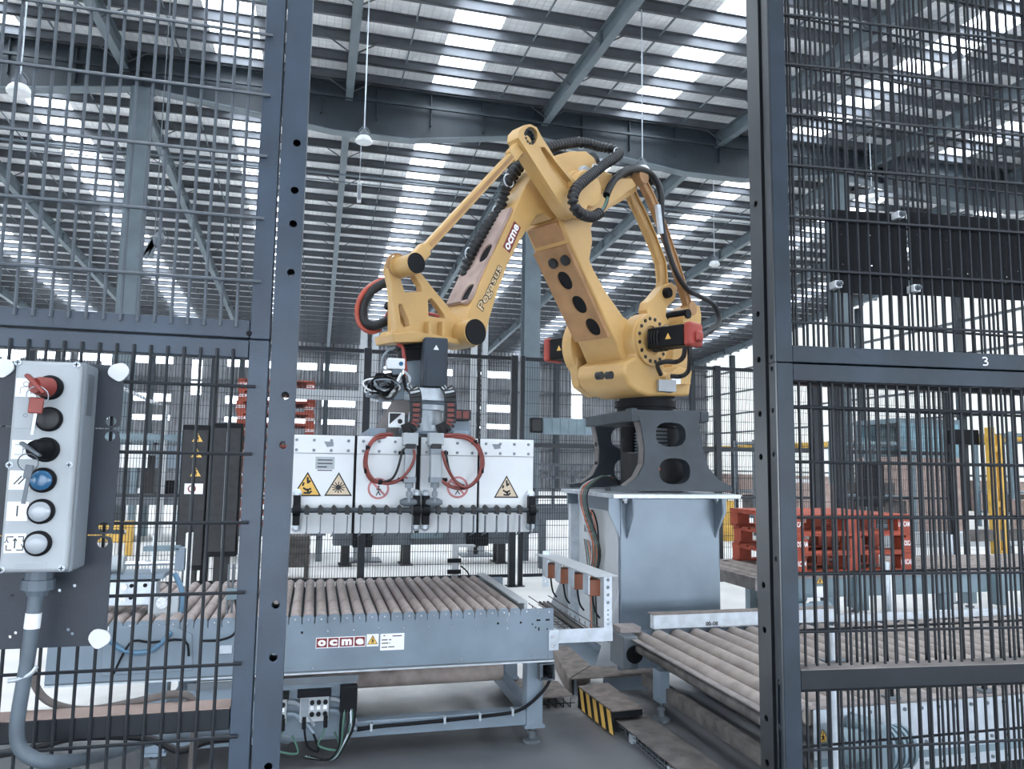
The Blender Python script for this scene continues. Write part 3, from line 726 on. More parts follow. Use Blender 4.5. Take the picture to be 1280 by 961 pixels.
def clampbolt(t, x, y):
    a, z = hit_leaf(x, y, .012)
    c = dl(a, .012, z); m = MB()
    m.prism([dl(a+i*.0065, .010, z+j*.0065) for i, j in ((-1, -1), (1, -1), (1, 1), (-1, 1))], -DNr*.022)
    o = m.build('clamp_block', M_white, t, .001)
    MB().lathe(dl(a, .010, z), dl(a+.001, .001, z), [(0, .0056), (.25, .0056), (.26, .0040), (.7, .0040), (.71, .0024), (1, .0022)], 10).build('bolt', M_convd, o)
for x, y in ((1048, 355),): clampbolt(pa[0], x, y)
for x, y in ((1126, 268), (1146, 360)): clampbolt(pb[0], x, y)

# ================================================================ ROBOT
rob = thing('palletising_robot', 'big yellow palletising robot arm standing on the grey pedestal', 'robot', RB, RA)
Zv = V((0, 0, 1))
def rl(pxs, n): return [rp(x, y, n) for x, y in pxs]
def rpr(m, pxs, n0, n1, holes=(), nv=None):
    nv = n0 if nv is None else nv
    f = lambda l: [p + RN*(n0-nv) for p in rl(l, nv)]
    return m.prism(f(pxs), RN*(n1-n0), [f(h) for h in holes])
def plane_hit(x, y, P, nr):
    d = ray(x, y); return CAM + d*((P-CAM).dot(nr)/d.dot(nr))
def oval(c, ex, ey, a, b, n=20, e=2.6):
    out = []
    for i in range(n):
        t = 2*math.pi*i/n; ct, st = math.cos(t), math.sin(t)
        out.append(c + ex*(a*math.copysign(abs(ct)**(2/e), ct)) + ey*(b*math.copysign(abs(st)**(2/e), st)))
    return out
# ---- riser casting
YFR = 5.9
fo = [(790, 513), (883, 513), (881, 525), (873, 526), (876, 545), (879, 565), (886, 585), (899, 600), (914, 607), (916, 614), (764, 614), (764, 609), (783, 607), (797, 596), (805, 580), (806, 560), (803, 540), (799, 522)]
P = [at(x, y, 'Y', YFR) for x, y in fo]
h1 = oval(at(838.5, 543, 'Y', YFR), V((1, 0, 0)), Zv, .139, .103); h2 = oval(at(843.5, 589, 'Y', YFR), V((1, 0, 0)), Zv, .143, .110)
zrt = at(840, 513, 'Y', YFR).z; zrb = at(840, 614, 'Y', YFR).z
MB().prism(P, (0, .13, 0), [h1, h2]).build('riser_front_wall', M_char, rob, 0, 30)
rx0 = at(790, 513, 'Y', YFR).x; rx1 = at(883, 513, 'Y', YFR).x
MB().prism([p+V((-.02, 1.0, 0)) for p in P], (0, .13, 0), [[p+V((0, 1.0, 0)) for p in h] for h in (h1, h2)]).build('riser_rear_wall', M_char, rob, 0, 30)
MB().box(rx0-.01, rx1, YFR+.005, YFR+1.12, zrt-.10, zrt).build('riser_top', M_char, rob, .012)
MB().box(rx0-.012, rx0+.045, YFR-.012, YFR+.12, zrt-.105, zrt+.012).build('corner_boss', M_char, rob, .01)
MB().box(rx1-.06, rx1+.02, YFR-.012, YFR+.12, zrt-.09, zrt+.002).build('corner_boss', M_char, rob, .01)
# dusty left ends of both walls, with slots in the rear one
for dy, slots in ((0, 0), (1.0, 1)):
    k = [p+V((-.004 if dy == 0 else -.024, dy, 0)) for p in P[-6:]]
    m = MB()
    for a, b in zip(k[:-1], k[1:]): m.add([a+V((0, .012, 0)), b+V((0, .012, 0)), b+V((0, .118, 0)), a+V((0, .118, 0))], [(0, 1, 2, 3)])
    m.build('dusty_edge', M_chard, rob)
    if slots:
        for z in (zrb+.18, zrb+.46):
            MB().prism(oval(V((k[2].x-.004, YFR+dy+.065, z)), V((0, 1, 0)), Zv, .035, .07), (.01, 0, 0)).build('slot', M_blk, rob)
MB().box(rx0+.22, rx1+.05, YFR+.30, YFR+.80, zrb, zrt-.12).build('inner_housing', M_blk2, rob, .02)
m = MB()
for i in range(7): m.box(rx0+.205, rx0+.222, YFR+.36, YFR+.56, zrt-.36+i*.028, zrt-.345+i*.028); m.box(rx0+.24, rx0+.46, YFR+.285, YFR+.302, zrt-.36+i*.034, zrt-.342+i*.034)
m.build('vent_fins', M_convd, rob)
MB().cyl((rx0+.2, YFR+.5, zrt-.35), (rx0+.2, YFR+.5, zrt-.12), .08, n=16).build('base_motor', M_blk, rob)
for (a, b, c) in (((rx0+.16, YFR+.2, zrb+.02), (rx0+.2, YFR+.26, zrb+.27), (rx0+.36, YFR+.3, zrb+.2)), ((rx0+.2, YFR+.16, zrb+.02), (rx0+.24, YFR+.24, zrb+.25), (rx0+.38, YFR+.28, zrb+.18))):
    MB().tube([a, b, c], .014, 8, 6).build('orange_cable', M_orng, rob)
for x, y in ((770, 611), (905, 610), (780, 611), (893, 609)):
    q = at(x, y, 'Y', YFR+.05); MB().lathe((q.x, q.y, zrb-.004), (q.x, q.y, zrb+.035), [(0, .03), (.5, .03), (.55, .02), (1, .02)], 8).build('anchor_bolt', M_char, rob)
# ---- slew ring
zs0, zs1 = zrt, zrt+.235
MB().lathe(V((RB.x, RB.y, zs0)), V((RB.x, RB.y, zs1)), [(0, .25), (.2, .25), (.21, .275), (.45, .275), (.46, .235), (.6, .235), (.61, .265), (1, .265)], 40).build('slew_ring', M_blk, rob)
MB().box(RB.x-.42, RB.x-.12, RB.y-.25, RB.y-.1, zs1-.055, zs1-.035).build('stop_bracket', M_yel, rob)
MB().box(RB.x-.06, RB.x+.10, RB.y-.42, RB.y-.26, zs1-.07, zs1+.03).build('stop_block', M_pedl, rob)

# ---- turntable yoke
J2 = (.33, 2.68)
def RL(s, n, z): return RB + RU*s + RN*n + Zv*z
zy = zs1
body = [(783, 452), (781, 466), (787, 480), (798, 490), (812, 495), (863, 495), (867, 462), (852, 457), (842, 463), (834, 466), (824, 458), (806, 440), (794, 446)]
m = MB(); rpr(m, body, .30, -.24); m.build('turntable', M_yel, rob, .03, seg=3)
m = MB(); m.lathe(RL(J2[0], .30, J2[1]), RL(J2[0], .155, J2[1]), [(0, .235), (.85, .235), (1, .20)], 40)
m.prism([RL(J2[0]+a, .298, J2[1]+b) for a, b in ((-.20, .05), (-.23, -.12), (-.16, -.34), (.12, -.36), (.20, -.20), (.19, -.05))], -RN*.13)
m.build('right_cheek', M_yel, rob, .012)
rg_ = MB().prism(circ(RL(J2[0], .325, J2[1]), RU, Zv, .222, 40), -RN*.03, [circ(RL(J2[0], .325, J2[1]), RU, Zv, .125, 28)]).build('bearing_flange', M_yel, rob, .006)
for k in range(16):
    t = 2*math.pi*(k+.5)/16; c = RL(J2[0]+.185*math.cos(t), .325, J2[1]+.185*math.sin(t))
    o = MB().cyl(c-RN*.002, c+RN*.008, .016, n=8).build('flange_bolt', M_blk2, rg_)
MB().lathe(RL(J2[0], -.30, J2[1]), RL(J2[0], -.46, J2[1]), [(0, .27), (.1, .325), (.75, .325), (.78, .29), (1, .29)], 44).build('left_cheek', M_yel, rob, .006)
m = MB(); m.prism([RL(J2[0]+a, -.30, J2[1]+b) for a, b in ((-.26, -.02), (-.30, -.34), (.02, -.46), (.22, -.38), (.28, -.1))], -RN*.1); m.build('left_cheek_web', M_yel, rob, .02)
for x, y in ((750, 469.5), (762, 469)):
    q = rp(x, y, .30); MB().cyl(q-RN*.03, q+RN*.02, .032, n=14).build('stop_pad', M_blk2, rob)
# rear ears
m = MB(); rpr(m, [(806, 400), (803, 388), (805, 378), (812, 372), (822, 360), (834, 354), (842, 360), (838, 376), (829, 384), (827, 396), (832, 404), (820, 410)], .12, .02, nv=.07); m.build('drive_lever', M_yel, rob, .01)
q = rp(834, 366, .14); MB().lathe(q-RN*.16, q+RN*.03, [(0, .05), (.9, .05), (1, .045)], 18).build('lever_pin', M_blk, rob)
m = MB(); rpr(m, [(845, 412), (844, 400), (849, 386), (856, 382), (865, 384), (867, 396), (866, 415)], .24, .06, nv=.15); m.build('rear_ear', M_yel, rob, .01)
q = rp(861, 392, .26); MB().cyl(q-RN*.24, q+RN*.0, .045, n=18).build('ear_pin', M_blk, rob)
m = MB(); rpr(m, [(848, 405), (857, 402), (866, 412), (867, 462), (866, 494), (846, 494), (845, 470), (847, 440)], .10, -.05, nv=.15); m.build('rear_plate', M_yel, rob, .01)
m = MB(); rpr(m, [(832, 470), (862, 470), (864, 480), (834, 480)], .36, .29); m.build('terminal_block', M_yel, rob, .008)
m = MB(); rpr(m, [(840, 471), (851, 471), (851, 480), (840, 480)], .368, .355); m.build('terminal_label', M_paper, rob)
# ---- motors on the lower joint
def motor(c, sg, L, mbox, mend, h=.088):
    a = c; b = c + RN*(sg*L); M3 = Matrix((RU, RN, Zv)).transposed()
    o = MB().cb((a+b)/2, (h*2, L, h*2), M3).build('joint_motor', mbox, rob, .018)
    e = MB().cb(b+RN*(sg*.04), (h*2.15, .08, h*2.3), M3).cb(b+RN*(sg*.09)+Zv*-.02, (h*1.0, .06, h*1.1), M3).build('brake_cover', mend, o, .03, seg=3)
    q = (a+b)/2 + RN*(sg*L*.1)
    fpos = q - RU*0 + RU*(h+.001)
    MB().prism([fpos+RN*(-.028)+Zv*-.025, fpos+RN*.028+Zv*-.025, fpos+Zv*.025], RU*.001).build('warning_label', M_warn, o)
    m = MB()
    for k in range(4): m.cyl(a+RN*(sg*(.02+.03*k)), a+RN*(sg*(.032+.03*k)), h*1.22, n=20)
    m.build('motor_fins', M_blk2, o)
motor(RL(J2[0], .33, J2[1]), 1, .36, M_blk, M_mred)
motor(RL(J2[0]+.02, -.46, J2[1]+.02), -1, .32, M_blk, M_mred, .10)
# ---- lower arm
J3 = (1.16, 3.80)
la = [(706, 250), (703, 262), (702, 275), (712, 300), (757, 400), (770, 428), (781, 455), (800, 440), (803, 420), (795, 407), (780, 395), (754, 358), (743, 338), (738, 326), (742, 301), (740, 284), (746, 268), (740, 252), (722, 244)]
m = MB(); rpr(m, la, .19, -.22, nv=.19)
m.cyl(RL(J2[0], -.30, J2[1]), RL(J2[0], .17, J2[1]), .20, n=36)
larm = m.build('lower_arm', M_yel, rob, .022, seg=3)
b0, b1 = rp(713, 303, .19), rp(757, 400, .19); dirA = (b1-b0).normalized(); fnA = dirA.cross(RN).normalized()
if fnA.dot(RU) < 0: fnA = -fnA
def onA(x, y): return plane_hit(x, y, b0+fnA*.04, fnA)
def hole_cover(name, b0, dirv, L, n0, n1, fn, hs, mat_, parent, ra, rb_, th=.03):
    f0 = b0 + fn*th
    q = [f0+RN*n0, f0+dirv*L+RN*n0, f0+dirv*L+RN*n1, f0+RN*n1]
    hl = []
    for x, y in hs:
        c = plane_hit(x, y, f0, fn); hl.append(oval(c, dirv, RN, ra, rb_, 18, 2.2))
    o = MB().prism(q, -fn*(th-.004), hl).build(name, mat_, parent)
    c0 = b0+fn*(th-.014)
    MB().add([c0+RN*(n0-.01), c0+dirv*L+RN*(n0-.01), c0+dirv*L+RN*(n1+.01), c0+RN*(n1+.01)], [(0, 1, 2, 3)]).build('hole_shade', M_blk, o)  # black sheet standing in for the shade inside the holes
    return o
L = (b1-b0).length
hole_cover('arm_cover', b0-RN*.19-fnA*.012, dirA, L*1.20, .17, -.20, fnA, ((706, 351), (724, 381), (741, 409)), M_yeld, larm, .085, .068, .05)
for x, y in ((692, 329), (707, 325)):
    q = onA(x, y); MB().lathe(q-fnA*.004, q+fnA*.022, [(0, .046), (.8, .044), (1, .03)], 14).build('arm_bolt', M_blk2, larm)
c1, c2 = rp(702, 266, .16), rp(708, 290, .16)
m = MB(); rpr(m, [(700, 276), (712, 300), (718, 292), (708, 268)], .15, -.19, nv=.19); m.build('arm_shoulder', M_yeld, larm, .012)
# ---- forearm
FN = .13
fa = [(582, 402), (588, 382), (600, 354), (614, 323), (630, 290), (646, 256), (658, 230), (674, 207), (692, 195), (712, 189), (733, 189), (743, 197), (749, 210), (764, 217), (786, 219), (797, 226), (797, 238), (780, 250), (762, 260), (750, 270), (738, 276), (722, 268), (708, 260), (697, 270), (690, 274), (680, 267), (671, 270), (663, 281), (650, 301), (636, 328), (622, 365), (612, 398), (607, 424), (594, 434), (580, 424)]
m = MB(); rpr(m, fa, FN, -FN)
m.cyl(RL(J3[0], -.24, J3[1]), RL(J3[0], .24, J3[1]), .17, n=32)
farm = m.build('forearm', M_yel, rob, .03, seg=3)
f0, f1 = rp(590, 377, FN), rp(630, 290, FN); dirF = (f1-f0).normalized(); fnF = RN.cross(dirF).normalized()
if fnF.dot(Zv) < 0: fnF = -fnF
hole_cover('forearm_cover', f0-RN*FN, dirF, (f1-f0).length*1.35, FN-.015, -FN, fnF, ((584, 366.5), (606.5, 316)), M_dust, farm, .085, .055, .032)
ex = rp(630, 338, FN)-rp(605, 393, FN); w_ = ex.length; ex.normalize(); ey = RN.cross(ex)
p0 = rp(605.5, 392, FN)
for bold, mt, d in ((.075, M_prnt, .0012), (.012, M_pgf, .002)):
    g = .0055 if bold < .05 else 0
    text('Pegasus', mt, farm, p0+RN*.0005+ex*g+ey*g, ex, ey, w_-2*g, .088-2*g, depth=d, bold=bold)
ex2 = rp(651, 284, FN)-rp(637, 316, FN); w2 = ex2.length; ex2.normalize(); ey2 = RN.cross(ex2); p1 = rp(637, 316.5, FN)
lb = MB().prism([p1, p1+ex2*w2, p1+ex2*w2+ey2*.078, p1+ey2*.078], RN*.0015).build('maker_label', M_oc, farm)
text('ocme', M_paper, lb, p1+ex2*.008+ey2*.014+RN*.0012, ex2, ey2, w2-.016, .05, depth=.001, bold=.03)
# dark gearbox on the hump, round cover, dusty top patch
q = RL(J3[0]-.30, -.02, J3[1]+.36); MB().lathe(q-RN*.16, q+RN*.14, [(0, .10), (.7, .11), (.72, .09), (1, .085)], 20).build('elbow_gearbox', M_blk2, farm)
q = rp(730, 220, FN); MB().lathe(q-RN*.02, q+RN*.04, [(0, .085), (.7, .085), (1, .07)], 22).build('cover_cap', M_pedl, farm)
# ---- rocker lever with its eye
RNN = .36
ro = [(648, 172), (649, 163), (655, 156.5), (663, 155), (671, 159), (678, 172), (692, 194), (708, 213), (719, 226), (729, 240), (735, 256), (731, 267), (721, 271), (711, 268), (703, 258)]
pk = [(675.5, 184), (681, 184), (696, 204), (714, 226), (715, 234), (709, 237), (701, 228), (686, 206)]
eye = [(663.5+8.6*math.cos(t)*1.0, 170+11.5*math.sin(t)) for t in [2*math.pi*k/20 for k in range(20)]]
m = MB(); rpr(m, ro, RNN, RNN-.045, [pk, eye]); rpr(m, ro, RNN-.045, RNN-.12, [eye], nv=RNN)
rk = m.build('rocker_lever', M_yel, rob, .006)
q = rp(663.5, 170, RNN); MB().lathe(q-RN*.14, q-RN*.02, [(0, .06), (1, .06)], 22).build('eye_bearing', M_blk, rk)
m = MB()
for k in range(12):
    t = 2*math.pi*k/12; m.cyl(q-RN*.03+RU*(.045*math.cos(t))+Zv*(.052*math.sin(t)), q-RN*.008+RU*(.045*math.cos(t))+Zv*(.052*math.sin(t)), .011, n=8)
m.build('bearing_bolts', M_blk2, rk)
MB().cyl(RL(J3[0], .2, J3[1]), RL(J3[0], RNN-.03, J3[1]), .15, n=32).build('rocker_hub', M_yel, rk, .01)
m = MB(); rpr(m, [(710, 262), (735, 256), (775, 222), (790, 222), (796, 232), (760, 258), (735, 276), (716, 274)], .20, .13, nv=.2); m.build('rocker_arm', M_yel, rk, .012)
# ---- upper rod
a, b = rp(652, 181, .30), rp(513, 331, .26)
d = (b-a).normalized(); upv = RN
m = MB().bar(a, b, .062, .05, RN); rod = m.build('upper_rod', M_yel, rob, .01)
MB().bar(a+d*.16+RN*.026, b-d*.2+RN*.026, .026, .004, RN).build('rod_groove', M_yeld, rod)
sw_ = d.cross(RN)
for e, sgn in ((a, 1), (b, -1)):
    MB().bar(e+d*sgn*.0, e+d*sgn*.17, .095, .06, RN).build('rod_end', M_yel, rod, .012)
MB().cyl(a-RN*.07, a+RN*.05, .062, n=24).build('rod_eye', M_yel, rod, .006)
MB().lathe(b-RN*.2, b+RN*.06, [(0, .068), (1, .068)], 24).build('pin_barrel', M_yel, rod, .004)
MB().cyl(b+RN*.055, b+RN*.068, .066, n=24).build('pin_cap', M_blk, rod)
# ---- wrist bracket
WN = .16
wo = [(484.6, 336.7), (488.5, 323.4), (498.7, 317), (508.8, 319.5), (523.7, 337.5), (544.8, 364), (565.8, 389), (577, 398), (590, 398), (603, 406), (607, 416), (603, 428), (592, 433), (570.5, 427), (545.5, 424), (487.8, 427), (488, 416), (496, 412), (492.5, 387.4), (489, 354.6)]
wh = [[(501, 349), (508, 346), (516, 342), (526.5, 357), (527, 364), (506.5, 365)],
      [(498.7, 380.4), (502.6, 381), (511, 400), (512, 407), (505, 409), (501, 403)],
      [(535.4, 375), (539.3, 372.6), (544.8, 378), (555.7, 393.7), (556, 398), (536, 395)]]
m = MB(); rpr(m, wo, WN, WN-.06, wh); wb = m.build('wrist_bracket', M_yel, rob, .012)
m = MB(); rpr(m, [(489, 413), (497, 411), (545, 406), (577, 404), (592, 433), (570, 428), (489, 428)], WN-.055, .02, nv=WN); m.build('bracket_pan', M_yel, wb, .015)
m = MB(); rpr(m, [(507, 366), (531, 366), (533, 410), (507, 412)], WN-.07, -.05, nv=WN); m.build('bracket_block', M_yel, wb, .01)
for x in (532, 549):
    m = MB(); rpr(m, [(x-2, 403), (x+1.5, 401), (x+1.5, 424), (x-2, 424)], WN+.05, WN-.01, nv=WN); m.build('rib', M_yel, wb, .004)
m = MB(); rpr(m, [(485, 418), (512, 415), (560, 423), (590, 430), (586, 434), (545, 428), (487, 429)], WN+.05, .0, nv=WN); m.build('bottom_flange', M_yel, wb, .008)
wpv = rp(594, 415, .30)
MB().lathe(wpv-RN*.46, wpv, [(0, .085), (1, .092)], 32).build('wrist_boss', M_yel, wb, .006)
MB().cyl(wpv-RN*.002, wpv+RN*.012, .088, n=32).build('boss_cap', M_blk, wb)
eb = rp(497.5, 332, WN); MB().prism(circ(eb, RU, Zv, .082, 28), -RN*.02, [circ(eb, RU, Zv, .07, 28)]).build('eye_rim', M_yeld, wb)
# ---- wrist drive hanging below
wc = rp(524, 440, 0); WX, WY = wc.x, wc.y
def zpx(y, Y=None): return at(524, y, 'Y', Y or WY).z
z_a, z_b, z_c, z_d, z_e = zpx(427), zpx(453), zpx(478), zpx(497), zpx(507)
MB().lathe((WX, WY, z_a), (WX, WY, z_b), [(0, .17), (.5, .17), (.52, .145), (1, .145)], 36).build('wrist_ring', M_blk, rob)
wm = MB().box(WX-.01, WX+.145, WY-.32, WY-.15, zpx(484, WY-.3), zpx(421, WY-.3)).build('wrist_motor', mat('motor_blue', (.018, .030, .048), .5), rob, .012)
q = V((WX+.068, WY-.321, zpx(434, WY-.3))); MB().prism([q+V((-.018, 0, -.014)), q+V((.018, 0, -.014)), q+V((0, 0, .018))], (0, -.001, 0)).build('warning_label', M_paper, wm)
MB().box(WX+.008, WX+.128, WY-.326, WY-.318, zpx(482, WY-.3), zpx(440, WY-.3)).build('motor_panel', MT['motor_blue'], wm)
MB().lathe((WX+.03, WY, z_b), (WX+.03, WY, z_d), [(0, .115), (.55, .115), (.56, .135), (1, .135)], 32).build('reducer', M_conv, rob)
MB().box(WX-.05, WX+.17, WY-.30, WY-.12, zpx(500, WY-.3), zpx(484, WY-.3)).build('motor_foot', M_galv, rob, .004)
MB().box(WX-.10, WX+.24, WY-.18, WY+.16, z_e, z_d).build('tool_flange', M_conv, rob, .004)
MB().box(WX-.27, WX-.06, WY-.22, WY-.0, z_e+.015, z_d+.0).build('side_flange', M_galv, rob, .004)
# ---- hoses of the arm
def ribbed_tube(name, pts, r, parent, m_=M_blk2, pitch=.042, n=12):
    P_ = spline([V(p) for p in pts], 10); D = [0]
    for a, b in zip(P_[:-1], P_[1:]): D.append(D[-1]+(b-a).length)
    N_ = int(D[-1]/pitch*4); out = []; j = 0
    for i in range(N_+1):
        s_ = D[-1]*i/N_
        while j < len(D)-2 and D[j+1] < s_: j += 1
        t = (s_-D[j])/max(D[j+1]-D[j], 1e-9); out.append(P_[j].lerp(P_[j+1], t))
    rr = [r*1.05, r*1.05, r*.66, r*.66]
    return MB().tube(out, lambda t: rr[int(round(t*N_)) % 4], n).build(name, m_, parent, sharp=60)
def rpath(l): return [rp(x, y, n) for x, y, n in l]
hz1 = ribbed_tube('ribbed_hose', rpath([(581, 350, -.1), (582, 336, -.08), (588, 318, -.06), (598, 300, -.05), (610, 281, -.04), (624, 262, -.02), (630, 244, 0), (633, 230, .02), (643, 213, .04), (657, 199, .06), (676, 188, .06), (700, 181, .04), (726, 178, .02), (748, 183, .02), (766, 187, .06), (774, 191, .14), (768, 198, .22), (754, 207, .28), (741, 217, .34), (730, 226, .40), (720, 236, .44), (716, 248, .46), (719, 260, .46), (728, 268, .44), (740, 271, .42), (750, 266, .40)]), .042, rob)
ribbed_tube('ribbed_hose', rpath([(584, 336, -.16), (592, 318, -.15), (602, 300, -.14), (614, 282, -.12), (627, 262, -.10), (634, 244, -.08), (640, 226, -.05), (652, 208, -.02)]), .034, rob)
for l, r, m_ in (([(750, 266, .40), (756, 256, .38), (760, 244, .35), (763, 232, .30)], .012, M_grn), ([(752, 266, .39), (758, 255, .37), (761, 244, .33), (765, 232, .28)], .010, M_blk), ([(758, 244, .36), (762, 234, .32), (768, 224, .27)], .03, M_blk)):
    MB().tube(rpath(l), r, 8, 6).build('cable', m_, rob)
for x, y, n in ((636, 226, .05), (588, 318, -.06), (622, 265, -.02), (725, 179, .02), (772, 192, .14), (745, 213, .32)):
    q = rp(x, y, n); MB().tube(circ(q, RU, Zv, .05, 14), .006, 6, closed=True).build('hose_clamp', M_galv, rob)
# loop beside the wrist
MB().tube(rpath([(497, 350, -.15), (480, 354, -.2), (463, 365, -.22), (454, 383, -.22), (455, 400, -.2), (466, 407, -.16), (482, 402, -.12), (500, 394, -.1)]), .032, 12, 6).build('wrist_hose', M_blk2, rob)
MB().tube(rpath([(492, 348, -.18), (472, 352, -.22), (454, 366, -.22), (446, 387, -.22), (450, 406, -.21), (463, 415, -.18), (476, 411, -.16)]), .017, 8, 6).build('red_hose', mat('bright_hose_red', (.42, .07, .04), .4, 0, 20, .15), rob)
MB().tube(rpath([(474, 407, -.18), (482, 396, -.16), (492, 380, -.14), (503, 372, -.12)]), .010, 8, 6).build('red_hose', M_mred, rob)
MB().tube(rpath([(484, 380, -.1), (492, 388, -.1), (504, 402, -.08), (512, 406, -.06)]), .035, 8, 5).build('hose_fitting', M_blk, rob)
MB().tube(rpath([(536, 392, -.1), (545, 394, -.05), (556, 400, 0)]), .012, 8, 5).build('red_hose', M_mred, rob)
# ---- rear rods
def irod(name, pts, n, w, t, m_):
    P_ = [rp(x, y, n) for x, y in pts]; m = MB()
    for a, b in zip(P_[:-1], P_[1:]):
        d = (b-a).normalized(); sd_ = d.cross(RN).normalized(); a2 = a-d*.01; b2 = b+d*.01
        m.bar(a2, b2, w, t*.45, RN)
        for sg in (-1, 1): m.bar(a2+sd_*(sg*(w/2-.008)), b2+sd_*(sg*(w/2-.008)), .016, t, RN)
    o = m.build(name, m_, rob, .004)
    for e in (P_[0], P_[-1]): MB().cyl(e-RN*.05, e+RN*.05, .066, n=20).build('rod_eye', m_, o, .006)
    return o
irod('rear_rod', [(783, 232), (800, 266), (815, 300), (826, 330), (828, 355), (825, 372)], .02, .105, .07, M_yel)
irod('rear_rod', [(800, 222), (812, 245), (828, 284), (842, 325), (853, 360), (861, 386)], .20, .085, .06, M_yeld)  # shaded rod: the shade is in its darker yellow
MB().tube(rpath([(768, 224, .24), (782, 214, .24), (798, 211, .24), (814, 218, .24), (824, 234, .24), (827, 252, .24)]), .030, 10, 6).build('cable_sleeve', M_blk2, rob)
MB().tube(rpath([(770, 222, .16), (790, 212, .14), (806, 216, .14), (816, 230, .16)]), .045, 10, 6).build('cable_sleeve', M_blk2, rob)
MB().tube(rpath([(827, 252, .24), (828, 280, .24), (835, 312, .24), (846, 342, .25), (860, 362, .26), (876, 371, .27), (892, 381, .28), (899, 397, .28), (893, 410, .28), (880, 419, .28), (868, 428, .32)]), .024, 10, 6).build('motor_cable', M_blk2, rob)
for l in ([(862, 434, .72), (862, 452, .70), (860, 464, .62), (852, 470, .5), (838, 470, .42)], [(856, 434, .7), (854, 446, .66), (846, 452, .56), (832, 452, .48), (822, 456, .4), (826, 468, .36)]):
    MB().tube(rpath(l), .020, 8, 6).build('motor_cable', M_blk2, rob)
q0, q1 = rp(822, 256, .25), rp(826, 292, .25)
MB().bar(q0, q1, .05, .03, RN).build('cable_clip', M_galv, rob)

# ================================================================ PEDESTAL
px0, px1, py0, py1, pz = 2.40, 3.292, 5.80, 6.92, 1.352
pd = thing('robot_pedestal', 'tall grey steel pedestal carrying the robot', 'pedestal', (2.85, 6.35, 0))
MB().box(px0, px1, py0, py1, .02, pz).build('body', M_ped, pd, .012)
MB().box(2.28, 3.40, 5.64, 6.98, pz+.001, pz+.034).build('top_plate', M_galv, pd, .004)
MB().box(px0-.30, px1+.25, py0-.15, py1+.2, 0, .025).build('foot_plate', M_ped, pd, .004)
for x0, y0, dx, dy in ((px0, py0+.0, 0, 1), (px1, py0+.06, 1, 0), (px0, py1-.08, -1, 0), (px1, py1-.08, 1, 0), (px0+.05, py0, 0, -1), (px1-.05, py0, 0, -1)):
    ex = V((dx, dy, 0)) if not (dx == 0 and dy == 1) else V((-1, 0, 0)); th = V((0, .014, 0)) if ex.x else V((.014, 0, 0)); e = .10 if ex.x else .13
    c = V((x0, y0, 0))
    MB().prism([c+Zv*pz, c+ex*e+Zv*pz, c+ex*e+Zv*(pz-.12), c+ex*.0+Zv*(pz-.33)], th).build('top_gusset', M_ped, pd, .002)
MB().prism([(px0-.005, py0+.02, .62), (px0-.005, py0+.02, .025), (px0-.20, py0+.02, .025)], (0, .016, 0)).build('foot_gusset', M_pedl, pd)
MB().prism([(px0-.005, py1-.04, .85), (px0-.005, py1-.04, .025), (px0-.38, py1-.04, .025)], (0, .016, 0)).build('foot_gusset', M_pedl, pd)
MB().box(px0-.012, px0-.002, py0+.03, py1-.12, .1, pz-.12).build('side_liner', M_pedl, pd)
MB().box(px0-.09, px0-.004, py1-.16, py1-.08, .05, pz-.1).build('cable_channel', M_galv, pd)
for x in (px0+.03, px1-.04):
    q = V((x, py0-.045, pz-.002)); MB().lathe(q, q-Zv*.04, [(0, .028), (.5, .028), (.55, .018), (1, .016)], 8).build('plate_bolt', M_galv, pd)
# cables coming down the pedestal's left side
for i, (m_, r) in enumerate(((M_blk2, .013), (M_grn, .011), (M_cabl, .012), (M_orng, .009), (M_galv, .009), (M_blk, .012), (M_orng, .008), (M_grn, .009), (M_cabl, .010))):
    y = py0+.35+.05*i; j = random.uniform
    if i < 5: P_ = [V((2.62, y+.2, 1.44+.02*i)), V((2.45, y+.1, 1.50+.03*j(0, 1))), V((2.27, y+.02, 1.42)), V((2.25, y, 1.25)), V((px0-.05, y-.03, .9)), V((px0-.05+j(-.02, .02), y+.04, .6)), V((px0-.06, y, .2))]
    else: P_ = [V((px0-.03, y, 1.02)), V((px0-.06, y-.1, 1.22)), V((px0-.06, y-.24, 1.1)), V((px0-.05, y-.25, .8)), V((px0-.07, y-.16, .68)), V((px0-.03, y-.06, .76)), V((px0-.03, y+.02, .95))]
    o = MB().tube(P_, r*.62, 7, 6).build('pedestal_cable', m_, pd)

# ================================================================ LEFT ROLLER CONVEYOR
CY0, CY1 = 4.35, 5.60; RP = .0679; CT = .779
cv = thing('roller_conveyor', 'grey roller conveyor under the white gripper, with a red and white maker label', 'conveyor', (.3, 5, 0))
xe = 1.381; x_last = 1.148; NR = 36
xa = x_last-(NR-1)*RP-.035
def notched(y, th):
    out = []; z0, zt, zn = .488, CT, CT-.045
    out += [(xa, y, z0), (xe, y, z0), (xe, y, CT-.006), (x_last+RP*.5+.006, y, CT-.006)]
    for k in range(NR-1, -1, -1):
        c = x_last-(NR-1-k)*RP; h = RP/2
        out += [(c+h-.003, y, zn), (c+h-.003, y, CT-.012), (c+h-.012, y, CT), (c-h+.012, y, CT), (c-h+.003, y, CT-.012), (c-h+.003, y, zn)]
        if k: out += [(c-h-.003, y, zn)]
    return MB().prism(out, (0, th, 0))
fp_ = notched(CY0, .006).build('front_side_plate', M_conv, cv)
notched(CY1, .006).build('rear_side_plate', M_conv, cv)
MB().box(xa, xe+.005, CY0+.006, CY0+.07, .474, .488).build('bottom_fold', M_convd, cv)
MB().box(xa, xe+.005, CY0-.004, CY0+.004, .470, .479).build('bottom_lip', M_galv, cv)
